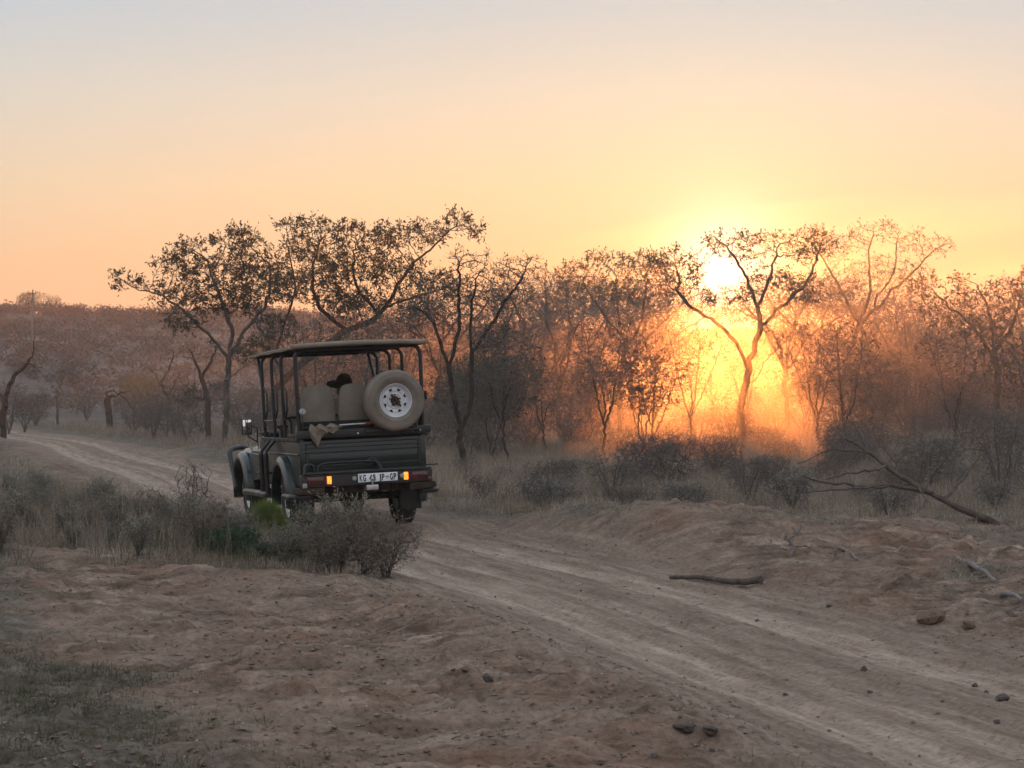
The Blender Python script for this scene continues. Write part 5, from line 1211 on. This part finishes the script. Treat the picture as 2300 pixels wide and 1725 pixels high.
for k in range(400):
    if len(ISL) >= 34: break
    px = rw.uniform(-20, 890); py = rw.uniform(1120, 1262) + (24 if px > 650 else 0)
    x, y, z = at_px(px, py)
    if float(litter_mask(np.array([x]), np.array([y]))[0]) < .6 or any((x - a) ** 2 + (y - b) ** 2 < .16 for a, b in ISL) or 535 < px < 665: continue
    ISL.append((x, y)); j = rw.choice((0, 0, 0, 1, 2)); kind, lab, grp = ((W1, 'small grey green weed clump in the straw of the grass island', 'grey green weeds of the island'), (W2, 'small rusty brown weed clump in the straw of the grass island', 'brown weeds of the island'), (W5, 'small pale silvery weed clump in the straw of the grass island', 'silvery weeds of the island'))[j]
    put_tree('weed_clump', kind, (x, y, z - .02), rw.uniform(0, 6.28), rw.uniform(.16, .30), lab, 'plant', grp, ('stems', 'foliage'))
def feathery(px, py, h, w, label):
    x, y, z = at_px(px, py); rs = np.random.RandomState(9); root = empty('feathery_bush', (x, y, z - .02)); tag(root, label, 'plant')
    n = 9000; a = rs.uniform(0, 6.283, n); r = w * np.sqrt(rs.rand(n)); el = np.sqrt(np.maximum(1 - (r / w) ** 2, 0))
    top = np.stack([r * np.cos(a), r * np.sin(a), h * (.25 + .75 * el * rs.uniform(.35, 1.05, n))], 1); st = top * np.array([.72, .72, 1]) - np.array([0, 0, .16]) * rs.uniform(.5, 1.1, n)[:, None]; st[:, 2] = np.maximum(st[:, 2], .0)
    top += rs.normal(0, .02, top.shape); sa = rs.uniform(0, 6.283, n); s = np.stack([np.cos(sa), np.sin(sa), 0 * sa], 1) * .0030
    V = np.stack([st - s, st + s, top], 1).reshape(-1, 3); me = np_mesh('foliage', V, tris=np.arange(n * 3).reshape(-1, 3))
    link('foliage', me, root, leaf_mat('feathery_leaf', [(.3, (.075, .105, .030)), (.5, (.14, .175, .05)), (.7, (.24, .26, .10))], .4))
    b = MB()
    for k in range(9):
        t = k * .7; b.tube([(0, 0, -.03), (w * .3 * math.cos(t), w * .3 * math.sin(t), h * .3), (w * .6 * math.cos(t), w * .6 * math.sin(t), h * .6)], [.006, .005, .003], 5)
    b.build('stems', TWIG, root)
feathery(598, 1224, .58, .32, 'bright yellow green feathery bush against the truck side')
def spiky(px, py, h, n, label, mat):
    x, y, z = at_px(px, py); root = empty('spiky_plant', (x, y, z - .02)); tag(root, label, 'plant'); rs = np.random.RandomState(px)
    for k in range(n):
        a = rs.uniform(0, 6.28); ln = rs.uniform(.1, .75); L = h * rs.uniform(.6, 1.1); w = .018
        d = Vector((math.cos(a) * ln, math.sin(a) * ln, 1)).normalized(); s = Vector((-math.sin(a), math.cos(a), 0)) * w; u = d.cross(s).normalized() * .006
        p0 = Vector((math.cos(a), math.sin(a), 0)) * .03; p1 = p0 + d * L * .5; p2 = p0 + d * L + Vector((math.cos(a), math.sin(a), 0)) * ln * L * .15
        m = MB().add([p0 - s * .7, p0 + u, p0 + s * .7, p0 - u, p1 - s, p1 + u, p1 + s, p1 - u, p2], [(0, 1, 5, 4), (1, 2, 6, 5), (2, 3, 7, 6), (3, 0, 4, 7), (4, 5, 8), (5, 6, 8), (6, 7, 8), (7, 4, 8)]); m.build('leaf', mat, root, smooth=False)
spiky(352, 1178, .40, 22, 'dark spiky plant with stiff upright leaves on the grass island', leaf_mat('aloe_leaf', [(.3, (.030, .040, .028)), (.5, (.055, .068, .045)), (.7, (.09, .10, .07))], .1))
spiky(318, 1190, .30, 16, 'smaller dry spiky plant left of the dark spiky one', LEAF_W)

# ------------------------------------------------------------------ dead wood, stumps, stones
def dead_wood(name, label, cat, pts, r0, r1, mat=BARK_P, branches=(), sub=5):
    b = MB(); P = curve_pts(pts, sub); n = len(P); rs = random.Random(len(label))
    P = [p + Vector((rs.uniform(-1, 1), rs.uniform(-1, 1), rs.uniform(-1, 1))) * r0 * .22 for p in P]
    c = P[0].copy(); b.tube([p - c for p in P], [r0 + (r1 - r0) * i / (n - 1) * 1.0 + rs.uniform(-.1, .1) * r0 for i in range(n)], 9)
    if not branches:
        o = b.build(name, mat); o.location = c; return tag(o, label, cat)
    root = empty(name, c); tag(root, label, cat); b.build('trunk', mat, root)
    for br in branches:
        q = MB(); Q = curve_pts(br[0], 5); m = len(Q); Q = [p + Vector((rs.uniform(-1, 1), rs.uniform(-1, 1), rs.uniform(-1, 1))) * .02 for p in Q]
        q.tube([p - c for p in Q], [br[1] + (br[2] - br[1]) * i / (m - 1) for i in range(m)], 7); q.build('branch', mat, root)
    return root
def P3(px, py, D): return (PX(px, D), D, PZ(py, D))
x0, y0, z0 = at_px(2215, 1178); DD = y0
dead_wood('fallen_tree', 'pale grey fallen dead tree leaning out of the thicket above the right bank', 'fallen tree',
          [(x0 + .15, DD, z0 - .05), P3(2130, 1128, DD), P3(2020, 1068, DD + .4), P3(1945, 1010, DD + .8), P3(1900, 985, DD + 1.0)], .048, .016, BARK,
          [([P3(2095, 1108, DD), P3(2000, 1092, DD - .2), P3(1900, 1088, DD - .5), P3(1800, 1072, DD - .6)], .030, .008), ([P3(2000, 1092, DD - .2), P3(1900, 1100, DD - .7), P3(1815, 1108, DD - 1)], .018, .006),
           ([P3(1990, 1048, DD + .5), P3(1940, 1058, DD + .2), P3(1850, 1078, DD)], .020, .006), ([P3(1945, 1010, DD + .8), P3(1935, 975, DD + 1), P3(1905, 945, DD + 1.2)], .016, .005), ([P3(2120, 1122, DD), P3(2170, 1070, DD + .5), P3(2200, 1020, DD + .8)], .022, .006),
           ([P3(1960, 1020, DD + .7), P3(1880, 1010, DD + .6), P3(1790, 1040, DD + .2)], .014, .005), ([P3(2060, 1090, DD), P3(2080, 1120, DD - .4), P3(2060, 1150, DD - .7)], .016, .008)])
a = at_px(1505, 1302); b_ = at_px(1710, 1316)
dead_wood('fallen_log', 'dark crooked log lying along the right edge of the sandy track', 'log', [(a[0], a[1], a[2] + .02), (a[0] + (b_[0] - a[0]) * .35, a[1] + (b_[1] - a[1]) * .35 - .02, (a[2] + b_[2]) / 2 + .03), (a[0] + (b_[0] - a[0]) * .7, a[1] + (b_[1] - a[1]) * .7 - .06, (a[2] + b_[2]) / 2 + .03), (b_[0], b_[1], b_[2] + .045)], .018, .036, BARK)
c = Vector(at_px(1778, 1248)); S = .0045
dead_wood('dead_root', 'twisted bleached root sticking out of the sand mound', 'root', [c + Vector((-.02, 0, -.03)), c + Vector((.03, 0, .08)), c + Vector((-.02, .02, .16)), c + Vector((.06, .03, .22)), c + Vector((.10, .02, .30))], .022, .008, BARK_P,
          [([c + Vector((0, .01, .12)), c + Vector((-.06, 0, .18)), c + Vector((-.07, 0, .26))], .014, .006), ([c + Vector((.03, .0, .08)), c + Vector((.12, -.02, .10)), c + Vector((.20, -.02, .10))], .012, .005), ([c + Vector((.05, .03, .21)), c + Vector((.02, .03, .27))], .009, .004)])
for (p, q_, r, lab) in (((2150, 1262), (2238, 1312), .030, 'bleached driftwood stick lying on the sand right of the mound'), ((1000, 1128), (1070, 1102), .022, 'pale curved stick on the bank beside the truck'), ((1885, 1232), (1925, 1262), .018, 'short grey stick on the shoulder of the sand mound'), ((2250, 1340), (2296, 1352), .025, 'short pale stick at the far right of the sand bank')):
    a = Vector(at_px(*p)); b_ = Vector(at_px(*q_)); m = (a + b_) / 2
    dead_wood('dead_stick', lab, 'stick', [a + Vector((0, 0, r * .6)), m + Vector((.02, .05, r * 1.2)), b_ + Vector((0, 0, r * .5))], r, r * .55)
def stump(px, py, r, h, label, tilt):
    x, y, z = at_px(px, py); root = empty('tree_stump', (x, y, z)); root.rotation_euler = (tilt, tilt * .6, px); tag(root, label, 'stump'); rs = random.Random(px)
    n = 16; v = []; f = []; prof = [(1.35, -.08), (1.1, .06), (.95, h * .5), (.92, h * .9)]
    for rr, zz in prof:
        for k in range(n): t = 6.283 * k / n; q = r * rr * (1 + .12 * math.sin(k * 2.6) + rs.uniform(-.06, .06)); v.append((q * math.cos(t), q * math.sin(t), zz + (rs.uniform(-.05, .06) if zz > h * .8 else 0)))
    for j in range(3):
        for k in range(n): f.append((j * n + k, j * n + (k + 1) % n, j * n + n + (k + 1) % n, j * n + n + k))
    MB().add(v, f).build('bark', BARK_D, root, ang=50)
    w = [(x_ * .96, y_ * .96, z_ - .015) for x_, y_, z_ in v[-n:]]; MB().add(w + [(0, 0, h * .86)], [(k, (k + 1) % n, n) for k in range(n)]).build('cut_wood', BARK_P, root)
stump(1205, 1092, .15, .30, 'pale topped cut stump in the grass near the forked tree', .12); stump(1302, 1122, .10, .15, 'dark squat stump at the edge of the thicket grass', -.1)
def rock_mesh(seed, amp=.28):
    bm = bmesh.new(); bmesh.ops.create_icosphere(bm, subdivisions=2, radius=1); rs = random.Random(seed); ph = [rs.uniform(0, 6) for _ in range(6)]
    for v in bm.verts:
        p = v.co; k = 1 + amp * (math.sin(p.x * 3 + ph[0]) * math.sin(p.y * 2.6 + ph[1]) + .6 * math.sin(p.z * 4 + ph[2] + p.x * 2)) + rs.uniform(-.07, .07); v.co = p * k
    me = bpy.data.meshes.new('stone'); bm.to_mesh(me); bm.free(); return me
STONE = varied('dark_stone', (.045, .038, .034), (.12, .10, .088), 12, .85, .2, .4); CLAY = varied('red_clay', (.11, .07, .05), (.24, .165, .12), 7, .95, .1, .6)
RK = [rock_mesh(k) for k in range(4)]
for m in RK: m.materials.append(STONE)
def stone(px, py, w, mesh, label, group=None, flat=.55, sink=.25, name='stone', cat='stone'):
    w = w * (.62 if name == 'stone' else .8); sink = sink + .12; x, y, z = at_px(px, py); o = link(name, mesh); h = w * flat; o.scale = (w / 2, w / 2 * .8, h / 2); o.location = (x, y, z + h * (.5 - sink)); o.rotation_euler = (rnd.uniform(-.3, .3), rnd.uniform(-.3, .3), rnd.uniform(0, 6.28)); return tag(o, label, cat, group)
CL = rock_mesh(9, .24); CL.materials.append(CLAY)
stone(2095, 1398, .36, CL, 'large reddish clay clod at the foot of the right bank', None, .62, .22, 'clay_clod', 'clod')
stone(2180, 1415, .16, CL, 'small clay lump beside the large reddish clod', None, .62, .22, 'clay_clod', 'clod')
stone(1940, 1508, .085, RK[0], 'lone rounded dark stone in the middle of the track', None, .8, .15)
stone(1540, 1640, .20, RK[1], 'broad flat dark stone on the near berm', None, .4); stone(1595, 1665, .16, RK[2], 'angular dark stone next to the broad flat one on the near berm', None, .5)
for px, py, w in ((1018, 1512, .05), (1095, 1530, .12), (1045, 1514, .07), (2190, 1545, .09), (2215, 1556, .06), (2250, 1575, .16), (1955, 1558, .07), (1765, 1562, .06), (1700, 1395, .06), (1305, 1330, .05), (1862, 1363, .10), (1480, 1322, .05), (1090, 1490, .04), (1600, 1690, .06), (2240, 1625, .09), (1420, 1605, .05), (1330, 1560, .05), (620, 1560, .04), (860, 1500, .04), (1235, 1720, .06), (1470, 1700, .07)):
    stone(px, py, w, RK[rnd.randrange(4)], 'small dark stone lying loose on the sand', 'loose small stones on the sand')
# pebbles and crumbs of soil too small to count
def crumbs():
    rs = np.random.RandomState(17); n = 11000; D = 9 + 20 * rs.rand(n) ** 1.3; x = (rs.uniform(-150, 2450, n) - 1150) / FPX * D; keep = ((fbm(x * .8, D * .8, 3, 261) > .0) & (np.abs(road_st(x, D)[0]) > 1.2)) | (rs.rand(n) < .10); x, D = x[keep], D[keep]; z = height(x, D); s = .004 + .016 * rs.rand(len(x)) ** 3
    O = np.array([(1, 0, 0), (-1, 0, 0), (0, 1, 0), (0, -1, 0), (0, 0, .7), (0, 0, -.7)]); F = np.array([(0, 2, 4), (2, 1, 4), (1, 3, 4), (3, 0, 4), (2, 0, 5), (1, 2, 5), (3, 1, 5), (0, 3, 5)])
    V = (O[None] * rs.uniform(.6, 1.4, (len(x), 6, 1))) * s[:, None, None] + np.stack([x, D, z + s * .3], 1)[:, None]
    me = np_mesh('soil_crumbs', V.reshape(-1, 3), tris=(F[None] + np.arange(len(x))[:, None, None] * 6).reshape(-1, 3))
    tag(link('soil_crumbs', me, None, varied('crumb', (.10, .07, .052), (.27, .19, .145), 30, .95, .1, 0, world=True)), 'crumbs of soil and pebbles strewn on the sand', kind='stuff')
crumbs()

# twig and leaf litter strewn over banks and verges
def litter():
    rs = np.random.RandomState(23); n = 42000; D = 9.5 + 34 * rs.rand(n) ** 1.2; x = (rs.uniform(-150, 2450, n) - 1150) / FPX * D
    s_, _ = road_st(x, D); keep = (np.abs(s_) > 1.5) & (rs.rand(n) < .18 + .8 * np.clip(fbm(x * .7, D * .7, 3, 271) + .12 + .3 * litter_mask(x, D), 0, 1)); keep |= rs.rand(n) < .03
    x, D = x[keep], D[keep]; n = len(x); z = height(x, D) + .006; a = rs.uniform(0, 6.283, n); L = .012 + .07 * rs.rand(n) ** 3; w = .0022 + .006 * (rs.rand(n) < .5) * rs.rand(n)
    d = np.stack([np.cos(a), np.sin(a), rs.normal(0, .16, n)], 1) * L[:, None]; u = np.stack([-np.sin(a), np.cos(a), rs.normal(0, .4, n)], 1) * w[:, None]; P = np.stack([x, D, z], 1)
    up = np.array([0, 0, .004]); V = np.stack([P - d - u * .4, P + u + up, P + d + u * .2, P - u + up * .4], 1).reshape(-1, 3)
    me = np_mesh('leaf_litter', V, quads=np.arange(n * 4).reshape(-1, 4)); m = N('litter_bits', .9, .1); f = m.noise(m.pos(), 60, 2, .5)
    m.col(m.ramp(f, [(.36, (.035, .026, .02)), (.5, (.10, .075, .055)), (.62, (.28, .235, .185)), (.7, (.45, .41, .36))])); tag(link('leaf_litter', me, None, m.m), 'dry leaves and twig bits strewn over the banks', kind='stuff')
litter()
